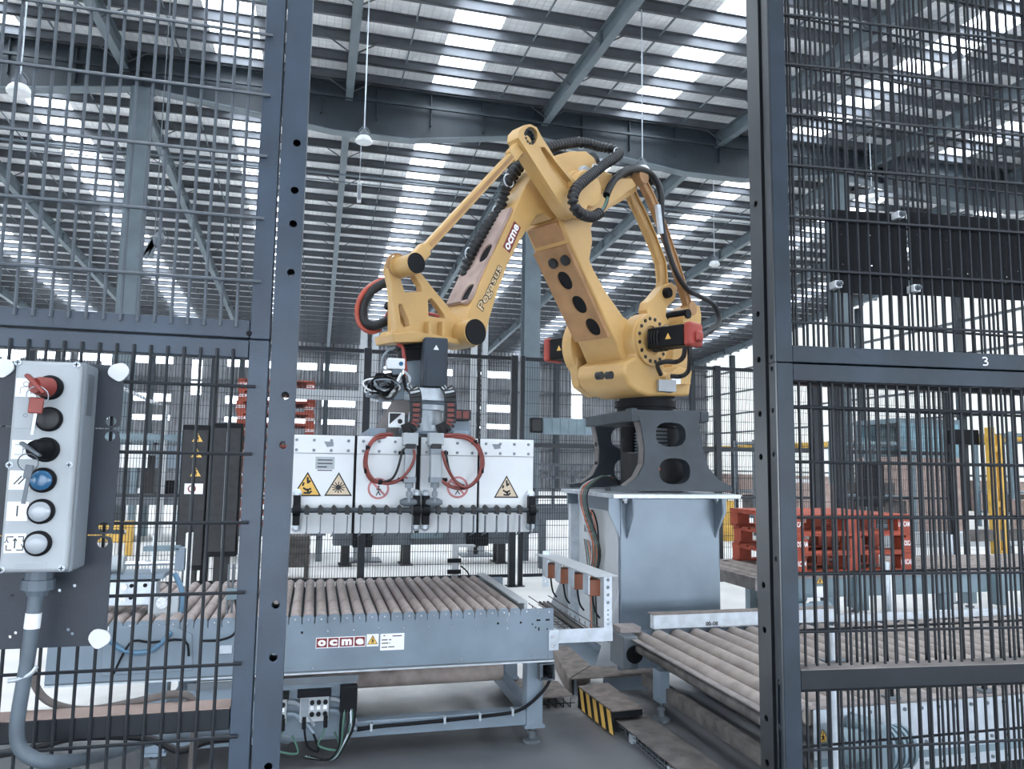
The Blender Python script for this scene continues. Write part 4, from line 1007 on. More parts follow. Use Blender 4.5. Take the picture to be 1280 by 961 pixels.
MB().box(xa, xe, CY1-.06, CY1, .474, .488).build('rear_fold', M_convd, cv)
ro_ = MB().lathe((0, CY0+.012, 0), (0, CY1-.012, 0), [(0, .0255), (.012, .0285), (.988, .0285), (1, .0255)], 16).build('roller', M_roll, cv)
base = ro_.location.copy()
for k in range(NR):
    off = V((x_last-(NR-1-k)*RP, 0, CT-.014)) 
    if k == 0: ro_.location = off
    else: rep(ro_, off-ro_.location)
mb = MB().lathe((0, CY0-.006, 0), (0, CY0, 0), [(0, .0055), (.6, .0062), (1, .0062)], 8)
bo = mb.build('roller_bolt', M_chrome, cv)
for k in range(NR):
    off = V((x_last-(NR-1-k)*RP, 0, CT-.021))
    if k == 0: bo.location = off
    else: rep(bo, off-bo.location)
pts = [at(x, y, 'Y', CY0) for x, y in ((410, 788), (442, 787), (474, 785), (505, 784), (535, 783), (565, 782), (594, 780), (634, 774.5), (634, 784.5), (391.5, 834), (487, 829), (577, 824), (665, 819), (672, 764.5), (686, 764.5), (658, 764), (686, 820))]
for q in pts: rep(bo, V((q.x, 0, q.z))-bo.location)
m = MB()
for x, y, a, b in ((377.5, 790.5, .006, .006), (622.5, 779, .006, .006), (651, 778, .006, .006), (665.5, 780, .004, .004), (669.5, 784, .004, .004), (684, 786, .004, .004), (673, 775, .012, .005), (684.5, 774.5, .012, .005), (673.5, 786, .004, .010)):
    q = at(x, y, 'Y', CY0); m.box(q.x-a, q.x+a, CY0-.0012, CY0+.0005, q.z-b, q.z+b)
m.build('punched_holes', M_blk, cv, kind='stuff')
# labels
def lab(x0, y0, x1, y1, m_, parent, Y, name='label', th=.0015):
    a, b = at(x0, y1, 'Y', Y), at(x1, y0, 'Y', Y); a = V((a.x, Y, a.z)); b = V((b.x, Y, b.z))
    return MB().box(a.x, b.x, Y-th, Y, a.z, b.z).build(name, m_, parent), a, b
l_, a, b = lab(394.5, 794.5, 457, 810.5, M_paper, cv, CY0, 'maker_label', .001)
wd = (b.x-a.x); hh = b.z-a.z
for i, ch in enumerate('ocme'):
    f0_, f1_ = (0, .235, .465, .765)[i], (.235, .465, .765, 1)[i]
    MB().box(a.x+wd*f0_+.003, a.x+wd*f1_-.003, CY0-.0016, CY0-.001, a.z+.004, b.z-.004).build('red_square', M_oc, l_)
    text(ch, M_paper, l_, (a.x+wd*f0_+wd*(f1_-f0_)*.17, CY0-.0018, a.z+hh*.2), fx, fz, wd*(f1_-f0_)*.68, hh*.58, depth=.0004, bold=.05)
l_, a, b = lab(458, 792, 473.5, 808, M_paper, cv, CY0, 'warning_label', .001)
def warn(parent, c, ex, ey, nr, w, m_=M_warn, motif='bolt', rim=True):
    """triangular warning sign with a black rim and a small black figure"""
    c = V(c); h = w*.87
    T = lambda k, l: [c+nr*l+ex*(-w/2*k)+ey*(-h*.36*k), c+nr*l+ex*(w/2*k)+ey*(-h*.36*k), c+nr*l+ey*(h*.64*k)]
    o = MB().prism(T(1, .0004), nr*.0006).build('sign_rim', M_prnt if rim else M_greyd, parent)
    MB().prism(T(.84, .0011), nr*.0006).build('sign_field', m_, o)
    S_ = lambda pts, wd=.06: stroke([c+nr*.0017+ex*(w*x)+ey*(h*y) for x, y in pts], w*wd, nr, .0003)
    m = MB()
    if motif == 'bolt': lines = (((.06, .42), (-.03, .2), (.05, .18), (-.05, -.1)), ((-.14, .1), (0, .12), (.12, .02)), ((-.02, .02), (-.1, -.22)), ((.02, .02), (.08, -.22)))
    elif motif == 'crush': lines = (((0, .42), (.02, .16)), ((-.12, .2), (-.16, .06)), ((.10, .28), (.04, .2)), ((-.14, -.02), (0, -.12), (.14, -.04)), ((-.12, -.22), (.08, -.24), (.16, -.14)), ((-.02, -.06), (.06, -.2)))
    else: lines = tuple(((0, 0), (.24*math.cos(2*math.pi*k/12), .24*math.sin(2*math.pi*k/12))) for k in range(12))
    for l in lines:
        s_ = S_(l, .07 if motif != 'sun' else .035); m.add(s_.v, s_.f)
    if motif == 'sun':
        m.prism([c+nr*.0019+p for p in (ex*(w*.09*math.cos(t))+ey*(w*.09*math.sin(t)) for t in [2*math.pi*k/12 for k in range(12)])], nr*.0003)
    m.build('sign_figure', M_prnt, o)
ny = V((0, -1, 0))
warn(cv, ((a.x+b.x)/2, CY0-.001, (a.z+b.z)/2-.004), fx, fz, ny, .058)
l_, a, b = lab(475, 791, 505.5, 813, M_paper, cv, CY0, 'paper_label', .001)
m = MB()
for x0, x1, z0 in ((.12, .2, .86), (.5, .9, .82), (.06, .3, .6), (.36, .46, .6), (.06, .34, .4), (.38, .42, .4), (.06, .3, .16), (.34, .6, .17)):
    W_ = b.x-a.x; H_ = b.z-a.z; m.box(a.x+W_*x0, a.x+W_*x1, CY0-.0013, CY0-.001, a.z+H_*z0, a.z+H_*(z0+.06))
m.build('small_print', M_prnt, l_)
# end rail, legs, beams, return roller
r0, r1 = at(657, 761, 'Z', .80), at(615, 722, 'Z', .80)
MB().prism([(r0.x-.0, CY0+.02, .815), (r0.x+.055, CY0+.02, .815), (r0.x+.055, CY1-.05, .815), (r0.x-.0, CY1-.05, .815)], (0, 0, -.012)).box(r0.x+.035, r0.x+.055, CY0+.02, CY1-.05, .70, .803).build('end_rail', M_pedl, cv, .002)
def leg(xc, yc, name='leg', z1=.475, foot=True):
    o = MB().box(xc-.05, xc+.05, yc-.05, yc+.05, .10 if foot else 0, z1).build(name, M_conv, cv, .006)
    if foot:
        MB().box(xc-.06, xc+.06, yc-.06, yc+.06, .09, .105).build('leg_cap', M_conv, o)
        MB().lathe((xc, yc, 0), (xc, yc, .1), [(0, .055), (.12, .055), (.2, .02), (.45, .02), (.46, .028), (.65, .028), (.66, .014), (1, .014)], 12).build('levelling_foot', M_convd, o)
lx = at(667, 900, 'Y', 4.42).x
leg(lx, 4.45); leg(at(636, 860, 'Y', 5.45).x, 5.45); leg(-.75, 4.45); leg(-.75, 5.45)
zb_ = at(560, 902, 'Y', 4.40).z
MB().box(-.7, lx-.05, 4.40, 4.48, zb_-.05, zb_+.035).build('front_beam', M_conv, cv, .006)
MB().box(-.7, 1.3, 5.42, 5.5, zb_+.02, zb_+.10).build('rear_beam', M_conv, cv, .006)
for x in (-.75, lx): MB().box(x-.04, x+.04, 4.5, 5.4, zb_-.04, zb_+.03).build('cross_beam', M_conv, cv, .006)
MB().box(-.7, 1.3, 5.46, 5.52, .36, .45).build('rear_rail', M_bsteel, cv, .005)
MB().cyl((-.4, 4.72, at(536, 843, 'Y', 4.72).z), (at(627, 838, 'Y', 4.72).x, 4.72, at(536, 843, 'Y', 4.72).z), .055, n=20).build('return_roller', M_roll, cv)
# hollow cross tube whose open end faces the gate
hx = at(684, 838, 'Y', CY0).x; hz0 = at(684, 850, 'Y', CY0).z; hz1_ = at(684, 829, 'Y', CY0).z
m = MB().prism(rect('Y', CY0-.01, hx-.045, hx+.045, hz0, hz1_), (0, 1.2, 0), [rect('Y', CY0-.01, hx-.041, hx+.041, hz0+.004, hz1_-.004)])
m.build('cross_tube', M_convd, cv)
# electrical panel hanging below
e0 = at(345, 925, 'Y', CY0+.005); e1 = at(443, 851, 'Y', CY0+.005)
ep = MB().box(e0.x-.45, e1.x, CY0+.006, CY0+.02, e0.z, e1.z).build('wiring_panel', M_conv, cv, .003)
MB().box(e0.x-.45, e1.x+.02, CY0-.012, CY0+.0055, e1.z-.0, e1.z+.035).build('panel_fold', M_convd, cv)
def tblock(xc, yc):
    q = at(xc, yc, 'Y', CY0); X, Z = q.x, q.z
    o = MB().box(X-.075, X+.075, CY0-.04, CY0+.006, Z-.07, Z+.06).build('terminal_module', M_grey, cv, .004)
    MB().box(X-.09, X+.085, CY0-.055, CY0+.004, Z+.06, Z+.09).build('module_hood', M_blk, o)
    MB().box(X-.07, X-.03, CY0-.043, CY0-.04, Z-.04, Z+.05).build('module_label', M_greyd, o)
    m = MB()
    for i in range(3):
        for j in (0, 1): m.cyl((X-.012+i*.034, CY0-.052, Z+.03-j*.06), (X-.012+i*.034, CY0-.04, Z+.03-j*.06), .012, n=10)
    m.build('round_port', M_blk, o, kind='stuff')
    m = MB()
    for i in range(3): m.box(X-.022+i*.034, X-.004+i*.034, CY0-.042, CY0-.04, Z-.008, Z+.012)
    m.build('port_tag', M_paper, o, kind='stuff')
    for dx, e in ((-.05, .09), (.06, .12)):
        MB().tube([(X+dx, CY0-.045, Z-.05), (X+dx*.9, CY0-.05, Z-.12), (X+dx*.5, CY0-.05, Z-.19), (X+dx+.08, CY0-.04, Z-.22), (X+dx+.05, CY0-.04, Z-.13)], .006, 6, 5).build('lead', M_grn if dx > 0 else M_blk, o)
        MB().cyl((X+dx, CY0-.045, Z-.04), (X+dx, CY0-.045, Z-.10), .011, n=8).build('plug', M_blk, o)
    for j in (0, 1): MB().tube([(X+.08, CY0-.02, Z+.035-j*.06), (X+.12, CY0-.025, Z+.03-j*.06), (X+.17, CY0-.03, Z-.01-j*.06), (X+.22, CY0-.03, Z-.09-j*.04)], .012, 8, 5).build('lead', M_conv if j else M_greyd, o)
tblock(393, 882); tblock(340, 886)
q = at(437, 855, 'Y', CY0)
MB().box(q.x-.05, q.x+.04, CY0-.06, CY0+.004, q.z-.13, q.z+.002).build('cable_duct', M_blk, cv, .004)
for i in range(6):
    x = q.x-.035+i*.013; MB().tube([(x, CY0-.05, q.z-.08), (x+random.uniform(-.01, .01), CY0-.06, q.z-.2), (x-.01-.008*i, CY0-.05, q.z-.30), (x-.06-.01*i, CY0-.04, q.z-.37), (x-.16-.02*i, CY0-.03, q.z-.35)], .007, 6, 5).build('lead', (M_blk, M_grn, M_blk2, M_galv, M_grn, M_blk)[i], cv)
wire_pts = [at(x, y, 'Y', 4.375) for x, y in ((446, 912), (475, 908), (520, 904), (570, 899), (615, 894), (645, 889), (664, 878), (680, 862), (687, 850), (688, 842))]
MB().tube(wire_pts, .010, 8, 5).build('drive_cable', M_blk, cv)
for x, y in ((464, 909), (556, 900), (600, 896), (641, 890)):
    q = at(x, y, 'Y', 4.365); MB().box(q.x-.006, q.x+.006, 4.36, 4.40, q.z-.02, q.z+.018).build('cable_clip', M_galv, cv)

# ---- photocell arm with reflectors at the conveyor's right end
sx0 = 1.735; SY0, SY1 = 4.40, 5.42
sa = thing('photocell_bracket', 'galvanised bracket with four amber reflectors between the two conveyors', 'bracket', (sx0, 4.9, .4))
zt_ = at(756, 720, 'Y', SY0).z
def perf(x0, x1, y, z0, z1, hs, name, th=.006):
    MB().prism(rect('Y', y, x0, x1, z0, z1), (0, th, 0), [circ(((x0+x1)/2, y, z), fx, fz, r, 10) for z, r in hs]).build(name, M_galv, sa)
fxa, fxb = at(755, 760, 'Y', SY0).x, at(765, 760, 'Y', SY0).x
zf0 = at(760, 800, 'Y', SY0).z
perf(fxa, fxb, SY0, zf0, zt_, [(zf0+.04+.027*i, .006) for i in range(6)] + [(zf0+.22+i*.045, .011) for i in range(4)], 'front_upright')
perf(sx0-.10, sx0-.05, SY1, .72, .98, [(.76+.04*i, .009) for i in range(5)], 'rear_upright')
MB().prism([(fxa-.08, SY0-.06, zt_+.004), (fxb+.015, SY0-.06, zt_+.004), (sx0+.02, SY1+.06, zt_+.004), (sx0-.14, SY1+.06, zt_+.004)], (0, 0, .006)).build('cover_plate', M_pedl, sa)
a0 = at(686, 797, 'Y', CY0-.008); a1 = at(755, 792, 'Y', CY0-.008)
MB().box(a0.x, fxb+.003, SY0-.006, SY0-.001, zf0-.005, zf0+.075).build('support_arm', M_galv, sa, .002)
MB().box(a0.x, a0.x+.06, CY0-.012, SY0-.002, zf0-.03, zf0+.085).build('arm_flange', M_galv, sa, .003)
for x, z in ((.02, .0), (.02, .05)): MB().cyl((a0.x+x, CY0-.02, zf0+z), (a0.x+x, CY0-.012, zf0+z), .012, n=8).build('arm_bolt', M_chrome, sa)
for i in range(4):
    y = SY0+.12+.25*i; x = fxa-.03-.012*i
    o = MB().box(x-.035, x+.035, y-.05, y+.05, zt_-.13, zt_-.03).build('reflector', M_amb, sa, .006)
    MB().box(x-.044, x-.036, y-.05, y+.05, zt_-.12, zt_+.003).build('reflector_holder', M_galv, o)
    MB().tube([(x, y, zt_-.13), (x+.01, y-.02, zt_-.22), (x+.03, y-.05, zt_-.26)], .006, 6, 5).build('lead', M_blk, o)
wt = thing('wire_tray', 'rusty wire cable tray slung below the amber reflectors', 'cable tray', (sx0-.1, 4.9, .4))
m = MB()
for dx, dz in ((-.13, 0), (-.13, .05), (.02, 0), (.02, .05), (-.055, -.01)): m.tube([(sx0+dx, SY0+.02, .55+dz), (sx0+dx-.06, SY1+.05, .60+dz)], .004, 5)
for k in range(12):
    y = SY0+.05+k*.085; dx = -.06*k/12; m.tube([(sx0-.13+dx, y, .60), (sx0-.13+dx, y, .55), (sx0+.02+dx, y, .55), (sx0+.02+dx, y, .60)], .003, 5)
m.build('wire_basket', M_cabl, wt, kind='stuff')
for k in range(3): MB().tube([(sx0-.1+.04*k, SY0+.02, .565), (sx0-.1+.03*k, 4.8, .57), (sx0-.12+.03*k, SY1, .615)], .009, 6, 4).build('tray_cable', (M_blk, M_cabl, M_blk2)[k], wt)

# ================================================================ FLOOR CABLE TRAYS
def plate_thing(label, pts, th, z, mats=M_tread, name='tread_cover'):
    o = MB().prism([(x, y, z) for x, y in pts], (0, 0, -th)).build(name, mats, loc=(pts[0][0], pts[0][1], 0)); tag(o, label, 'cover'); return o
def xy(x, y, z): p = at(x, y, 'Z', z); return (p.x, p.y)
A = [xy(690, 809, .12), xy(709, 806, .12), xy(738, 831.5, .12), xy(711, 848, .12)]
plate_thing('dusty chequer-plate tray cover, leading back beside the conveyor end', A, .118, .12)
Bp = [xy(713, 848.5, .12), xy(738.8, 832, .12), xy(815, 833, .12), xy(818, 842, .12)]
t = thing('tread_cover', 'dusty chequer-plate cover crossing in front of the pedestal', 'cover', (*Bp[0], 0))
MB().prism([(x, y, .12) for x, y in Bp], (0, 0, -.008)).build('plate', M_tread, t)
for k, (x, y) in enumerate(((1.82, 5.24), (2.42, 5.24))): MB().box(x, x+.02, y, y+.12, 0, .112).build('leg', M_convd, t)
MB().box(2.06, 2.52, 5.28, 5.30, 0, .111).build('front_panel', M_conv, t)
C = [xy(722.5, 857, .14), xy(760, 853, .14), xy(803, 884, .14), xy(765, 888, .14)]
t = thing('step_cover', 'chequer-plate step with black and yellow hazard stripes along its side', 'cover', (*C[3], 0))
MB().prism([(x, y, .14) for x, y in C], (0, 0, -.01)).build('tread', M_tread, t, .002)
c0, c1 = V((*C[0], .13)), V((*C[3], .13)); dv = c1-c0
MB().prism([c0, c1, V((c1.x, c1.y, 0.001)), V((c0.x, c0.y, .001))], V((.012, 0, 0))).build('side_panel', M_blk, t)
for k in range(5):
    f = (k+.25)/5; g = .5/5
    u0, u1 = c0+dv*f, c0+dv*(f+g); lo = lambda p, s: V((p.x, p.y, .004))+dv*s
    MB().prism([u0-V((.002, 0, 0)), u1-V((.002, 0, 0)), lo(u1, .09)-V((.002, 0, 0)), lo(u0, .09)-V((.002, 0, 0))], V((.0015, 0, 0))).build('hazard_stripe', M_warn, t)
MB().prism([V((*C[3], .13)), V((*C[2], .13)), V((*C[2], .09)), V((*C[3], .09))], (0, .01, 0)).build('end_panel', M_blk, t)
D = [xy(764, 895, .07), xy(803, 889, .07), (2.10, 3.3), (1.86, 3.3)]
t = thing('cable_tray', 'long dusty covered cable tray running from the striped step towards the gate', 'cable tray', (*D[3], 0))
MB().prism([(x, y, .07) for x, y in D], (0, 0, -.006)).build('lid', M_ctrunk, t)
m = MB()
for k in range(16):
    y = 3.35+k*.075; m.tube([(1.855, y, .062), (1.855, y, .004), (1.99, y, .004)], .003, 5)
for z in (.012, .035): m.tube([(1.852, 3.3, z), (1.852, 4.5, z)], .003, 5)
m.build('tray_wire', M_convd, t, kind='stuff')
for y in (3.8, 4.3): MB().box(1.84, 1.87, y-.02, y+.02, 0, .05).build('tray_foot', M_galv, t)
E_ = [xy(668, 846, .06), xy(705, 866, .06), xy(712, 870, .06), xy(660, 868, .06)]
t = thing('cable_tray', 'low wire cable tray with a pale lid by the conveyor leg', 'cable tray', (*E_[0], 0))
MB().prism([(1.35, 5.0, .075), (1.73, 5.0, .075), (1.73, 5.35, .075), (1.30, 5.55, .075)], (0, 0, -.006)).build('lid', M_tread, t)
m = MB()
for k in range(8): m.tube([(1.36+k*.05, 4.995, .066), (1.36+k*.05, 4.995, .003), (1.36+k*.05, 5.2, .003)], .003, 5)
m.tube([(1.34, 4.993, .03), (1.74, 4.993, .03)], .003, 5); m.build('tray_wire', M_blk, t, kind='stuff')

# ================================================================ RIGHT ROLLER CONVEYOR
QY0, QY1, QZ = 3.45, 5.27, .415; QX0, QX1 = 2.16, 6.2
rc = thing('roller_conveyor', 'low wide roller conveyor right of the pedestal, with dusty rollers', 'conveyor', (3.5, 4.4, 0))
MB().box(QX0, QX0+.045, QY0, QY1-.02, QZ-.006, QZ+.004).build('end_rail', M_rail, rc, .002)
MB().cyl((QX0+.04, QY0+.02, QZ-.05), (QX0+.04, QY1-.3, QZ-.05), .034, n=18).build('end_tube', M_ctrunk, rc)
NQ = 26; qp = .152
rl_ = MB().lathe((0, QY0+.02, 0), (0, QY1-.02, 0), [(0, .05), (.012, .055), (.988, .055), (1, .05)], 18).build('roller', M_rollg, rc)
for k in range(NQ):
    off = V((QX0+.15+k*qp, 0, QZ-.045))
    if k == 0: rl_.location = off
    else: rep(rl_, off-rl_.location)
MB().prism([(QX0-.06, QY1-.25, QZ+.02), (QX0+.05, QY1-.25, QZ+.02), (QX0+.05, QY1-.25, QZ-.2), (QX0-.06, QY1-.25, QZ-.2)], (0, .25, 0)).build('drive_housing', M_convd, rc, .008)
MB().lathe((QX0+.02, QY1-.28, QZ-.1), (QX0+.02, QY1-.25, QZ-.1), [(0, .03), (.5, .03), (.51, .06), (1, .06)], 14).build('sprocket', M_blk, rc)
MB().box(QX0-.04, QX0+.12, QY1-.14, QY1, QZ+.02, QZ+.06).build('corner_block', M_rail, rc, .004)
np_ = MB().box(QX0+.3, QX1, QY0-.006, QY0, .07, QZ-.012).build('near_side_plate', M_galv, rc)
MB().box(QX0+.06, QX1, QY0-.006, QY0+.07, QZ-.010, QZ+.004).build('near_top_fold', M_rail, rc, .002)
MB().box(QX0+.3, QX1, QY0-.012, QY0-.006, .13, .165).build('near_slot_rail', M_bsteel, rc)
MB().box(QX0, QX1, QY1, QY1+.008, .15, QZ).build('far_side_plate', M_conv, rc)
m = MB()
for k in range(34):
    for z in (QZ-.04, .10, .205): m.cyl((QX0+.42+k*.105+(.02 if z < .3 else 0), QY0-.012, z), (QX0+.42+k*.105+(.02 if z < .3 else 0), QY0-.006, z), .010, n=8)
m.build('side_bolts', M_convd, rc, kind='stuff')
g0, g1 = at(815, 787, 'Z', QZ+.005), at(1072, 780, 'Z', QZ+.005)
gr = MB().box(g0.x, 3.95, QY1-.03, QY1+.03, QZ+.012, QZ+.115).build('guide_rail', M_galv, rc, .004)
MB().box(g0.x-.01, 3.96, QY1-.045, QY1+.05, QZ+.115, QZ+.121).build('guide_lip', M_tread, rc)
q = at(882, 780, 'Y', QY1-.03); text('00-08', M_prnt, gr, (q.x, QY1-.031, q.z-.012), fx, fz, .10, .03, depth=.001, bold=.03)
MB().box(3.97, QX1, QY1-.02, QY1+.02, QZ+.0, QZ+.06).build('guide_rail', M_galv, rc, .003)
for k, (x, y) in enumerate(((2.19, 4.62), (4.2, 5.2), (4.2, 3.6), (6.0, 5.2), (6.0, 3.6))):
    o = MB().box(x-.035, x+.035, y-.05, y+.05, .12, QZ-.1).build('leg', M_conv, rc, .004)
    MB().lathe((x, y, 0), (x, y, .13), [(0, .06), (.15, .06), (.25, .025), (.5, .02), (.51, .03), (.7, .03), (.71, .012), (1, .012)], 12).build('levelling_foot', M_convd, o)
MB().box(2.20, 2.26, 3.5, 4.95, .13, .21).build('leg_beam', M_ctrunk, rc, .004)
for x in (4.2, 6.0): MB().box(x-.03, x+.03, 3.6, 5.2, .16, .22).build('leg_beam', M_conv, rc, .004)
# guide posts standing on the side frames
for lb, px, py0_, py1_, Y in (('galvanised pipe post rising in front of the low conveyor side plate', 1041.5, 848, 961, QY0-.3), ('galvanised pipe post standing among the rollers beyond the right gate', 1041, 783, 834, 4.2)):
    q0 = at(px, py1_, 'Y', Y); q1 = at(px, py0_, 'Y', Y); zlo = 0 if Y < QY0 else QZ+.012
    t = thing('guide_post', lb, 'post', (q1.x, Y, zlo))
    MB().cyl((q1.x, Y, zlo), (q1.x, Y, q1.z), .022, n=14).build('pipe', M_galv, t)
    MB().box(q1.x-.08, q1.x+.08, Y-.04, Y+.04, zlo, zlo+.008).build('foot', M_convd, t)
# gearmotor at the near side
q = at(1060, 925, 'Y', QY0-.1); t = thing('gearmotor', 'blue-grey gearmotor hanging on the near side of the low conveyor', 'motor', (q.x, QY0-.1, .02))
MB().lathe((q.x-.09, QY0-.12, q.z-.02), (q.x+.06, QY0-.12, q.z-.02), [(0, .05), (.1, .085), (.5, .085), (.51, .075), (1, .075)], 20).build('motor_body', M_bsteel, t)
MB().box(q.x+.05, q.x+.17, QY0-.2, QY0-.012, .02, q.z+.09).build('gearbox', M_bsteel, t, .02)
m = MB()
for k in range(5): m.lathe((q.x+.17+k*.03, QY0-.12, q.z-.04), (q.x+.185+k*.03, QY0-.12, q.z-.04), [(0, .10), (1, .10)], 18)
m.build('cooling_fins', M_bsteel, t, kind='stuff')
l0 = at(1029, 922, 'Y', QY0-.009)
warn(np_, (l0.x, QY0-.007, l0.z), fx, fz, ny, .075)
# arms of the machine further right: two small clamps on the near rail
for px in (1102, 1218):
    q = at(px, 874, 'Y', QY0+.1); t = thing('rail_clamp', 'small dark clamp on the near rail, ' + ('nearer the gate post' if px == 1102 else 'further from the gate post'), 'clamp', (q.x, QY0+.04, QZ+.006))
    MB().box(q.x-.04, q.x+.04, QY0+.0, QY0+.06, QZ+.006, QZ+.02).build('clamp_base', M_convd, t, .003)
    MB().cyl((q.x, QY0+.03, QZ+.02), (q.x, QY0+.03, QZ+.06), .015, n=10).build('clamp_screw', M_blk, t)
    MB().box(q.x-.05, q.x+.05, QY0+.015, QY0+.045, QZ+.06, QZ+.09).build('clamp_jaw', M_conv, t, .004)

# ================================================================ GRIPPER
GY0, GY1 = 4.60, 5.66
def gx(x, y=546): return at(x, y, 'Y', GY0).x
gzT, gzB, gzM = at(520, 546.5, 'Y', GY0).z, at(520, 666, 'Y', GY0).z, at(520, 569, 'Y', GY0).z
gp_ = thing('gripper_head', 'wide white palletising gripper hung from the robot wrist', 'gripper', (WX, WY, gzT))
edges = [(gx(361, 600), gx(443.5)), (gx(447), gx(521)), (gx(526.5), gx(597.5)), (gx(600.5), gx(667))]
def gpt(x, y, d=0): q = at(x, y, 'Y', GY0); return V((q.x, GY0-d, q.z))
for i, (a, b) in enumerate(edges):
    o = MB().box(a, b, GY0, GY0+.012, gzB, gzM+.002).build('front_panel', M_white, gp_, .003)
    MB().box(a, b, GY0-.006, GY0+.012, gzM+.003, gzT).build('top_panel', M_white, gp_, .003)
    m = MB()
    for k in range(4):
        for z in (gzT-.03, gzM+.02):
            x = a+.035+(b-a-.07)*k/3; m.lathe((x, GY0-.006, z), (x, GY0-.013, z), [(0, .009), (.6, .009), (1, .006)], 10)
    m.build('panel_bolts', M_greyd, gp_, kind='stuff')
    MB().box(a, b, GY1-.012, GY1, gzB, gzT).build('rear_panel', M_white, gp_, .003)
ga, gb = edges[0][0], edges[-1][1]
for x in (ga, gb-.012): MB().box(x, x+.012, GY0+.02, GY1-.02, gzB, gzT).build('side_panel', M_white, gp_, .003)
for y in (GY0+.1, WY-.2, WY+.2, GY1-.16): MB().box(ga+.02, gb-.02, y, y+.08, gzT-.10, gzT-.02).build('frame_beam', M_conv, gp_, .006)
for x in (.35, .86): MB().box(x-.05, x+.05, GY0+.02, GY1-.02, gzT-.02, gzT+.05).build('top_beam', M_conv, gp_, .006)
for (a, b) in ((gx(368), gx(378)),): pass
for x0, x1, y0, y1 in ((444, 0, 0, 0),): pass
for (a, b), (c, d) in zip(edges[:-1], edges[1:]): MB().box(b+.0005, c-.0005, GY0+.013, GY0+.018, gzB, gzT).build('gap_shade', M_blk, gp_)  # black backing strips added to darken the gaps between panels
MB().box(edges[1][1]+.004, edges[2][0]-.004, GY0-.004, GY0+.012, gzB+.01, gzT).build('centre_seal', M_blk, gp_)
# wrist bracket between flange and frame
MB().lathe((WX+.05, WY, gzT+.05), (WX+.05, WY, z_e), [(0, .15), (.25, .15), (.26, .11), (.8, .11), (.81, .16), (1, .16)], 28).build('wrist_hub', M_galv, gp_)
MB().box(WX-.22, WX+.32, WY-.25, WY+.25, gzT+.03, gzT+.052).build('hub_plate', M_conv, gp_, .004)
# clamping shaft with fingers along the lower edge, one per half
zsh = at(520, 637.5, 'Y', GY0-.04).z
for (xa_, xb_, n, lbx) in ((gx(363, 637), gx(522, 637), 9, 0), (gx(527, 637), gx(668, 637), 9, 1)):
    sh = MB().cyl((xa_-.02, GY0-.05, zsh), (xb_+.01, GY0-.05, zsh), .015, n=14).build('clamp_shaft', M_char, gp_)
    fm = None
    for k in range(n):
        x = xa_+.095+(xb_-xa_-.13)*k/(n-1)
        fg = MB()
        fg.prism([(x-.016, GY0-.072, zsh-.022), (x+.010, GY0-.072, zsh-.026), (x+.014, GY0-.072, zsh+.016), (x-.004, GY0-.072, zsh+.034), (x-.016, GY0-.072, zsh+.02)], (0, .05, 0))
        o = fg.build('finger_clamp', M_blk2, gp_, .003)
        MB().prism([(x-.003, GY0-.06, zsh-.03), (x+.003, GY0-.06, zsh-.03), (x+.003, GY0-.045, zsh-.14), (x-.012, GY0-.012, zsh-.155), (x-.018, GY0-.012, zsh-.155), (x-.003, GY0-.05, zsh-.12)], (0, .002, 0)).box(x-.003, x+.002, GY0-.06, GY0-.03, zsh-.14, zsh-.03).build('finger_blade', M_convd, o)
    for x in ((xa_+.035, xb_-.012) if lbx == 0 else (xa_+.02, xb_-.03)):
        o = MB().cyl((x-.022, GY0-.05, zsh), (x+.022, GY0-.05, zsh), .034, n=16).box(x-.02, x+.02, GY0-.06, GY0-.001, zsh-.085, zsh+.085).build('pillow_block', M_blk, gp_, .004)
        for dz in (-.10, .095): MB().lathe((x, GY0-.001, zsh+dz), (x, GY0-.03, zsh+dz), [(0, .026), (.6, .026), (1, .012)], 14).build('block_washer', M_galv, o)
# pneumatic cylinders
for px, sgn in ((511, 1), (542.5, -1)):
    c = gpt(px, 560, .075); X = c.x; zt2 = gpt(px, 553).z; zc1 = gpt(px, 562).z; zc0 = gpt(px, 602).z; zr = gpt(px, 627).z
    y = GY0-.075
    o = MB().box(X-.033, X+.033, y-.033, y+.033, zc0, zc1).build('pneumatic_cylinder', M_grey, gp_, .006)
    MB().box(X-.045, X+.045, y-.02, GY0-.004, zt2-.02, zt2+.055).build('cylinder_mount', M_grey, o, .004)
    MB().box(X-.03, X+.03, y-.03, y+.03, zc1+.004, zt2-.01).build('clevis', M_blk2, o, .004)
    MB().box(X-.036, X+.036, y-.036, y+.036, zc0-.004, zc0+.03).box(X-.036, X+.036, y-.036, y+.036, zc1-.03, zc1+.004).build('cylinder_cap', M_greyd, o, .004)
    MB().lathe((X, y, zc0-.004), (X, y, zr), [(0, .025), (.25, .025), (.26, .010), (.45, .010), (.46, .017), (.7, .017), (.71, .01), (1, .01)], 12).build('piston_rod', M_greyd, o)
    MB().lathe((X-.05, y+.02, zr), (X+.05, y+.02, zr), [(0, .012), (.3, .026), (.7, .026), (1, .012)], 12).build('rod_eye', M_convd, o)
    for zz_ in (zc1-.02, zc0+.015): MB().cyl((X-sgn*.03, y-.02, zz_), (X-sgn*.07, y-.02, zz_), .011, n=8).build('air_fitting', M_blk, o)
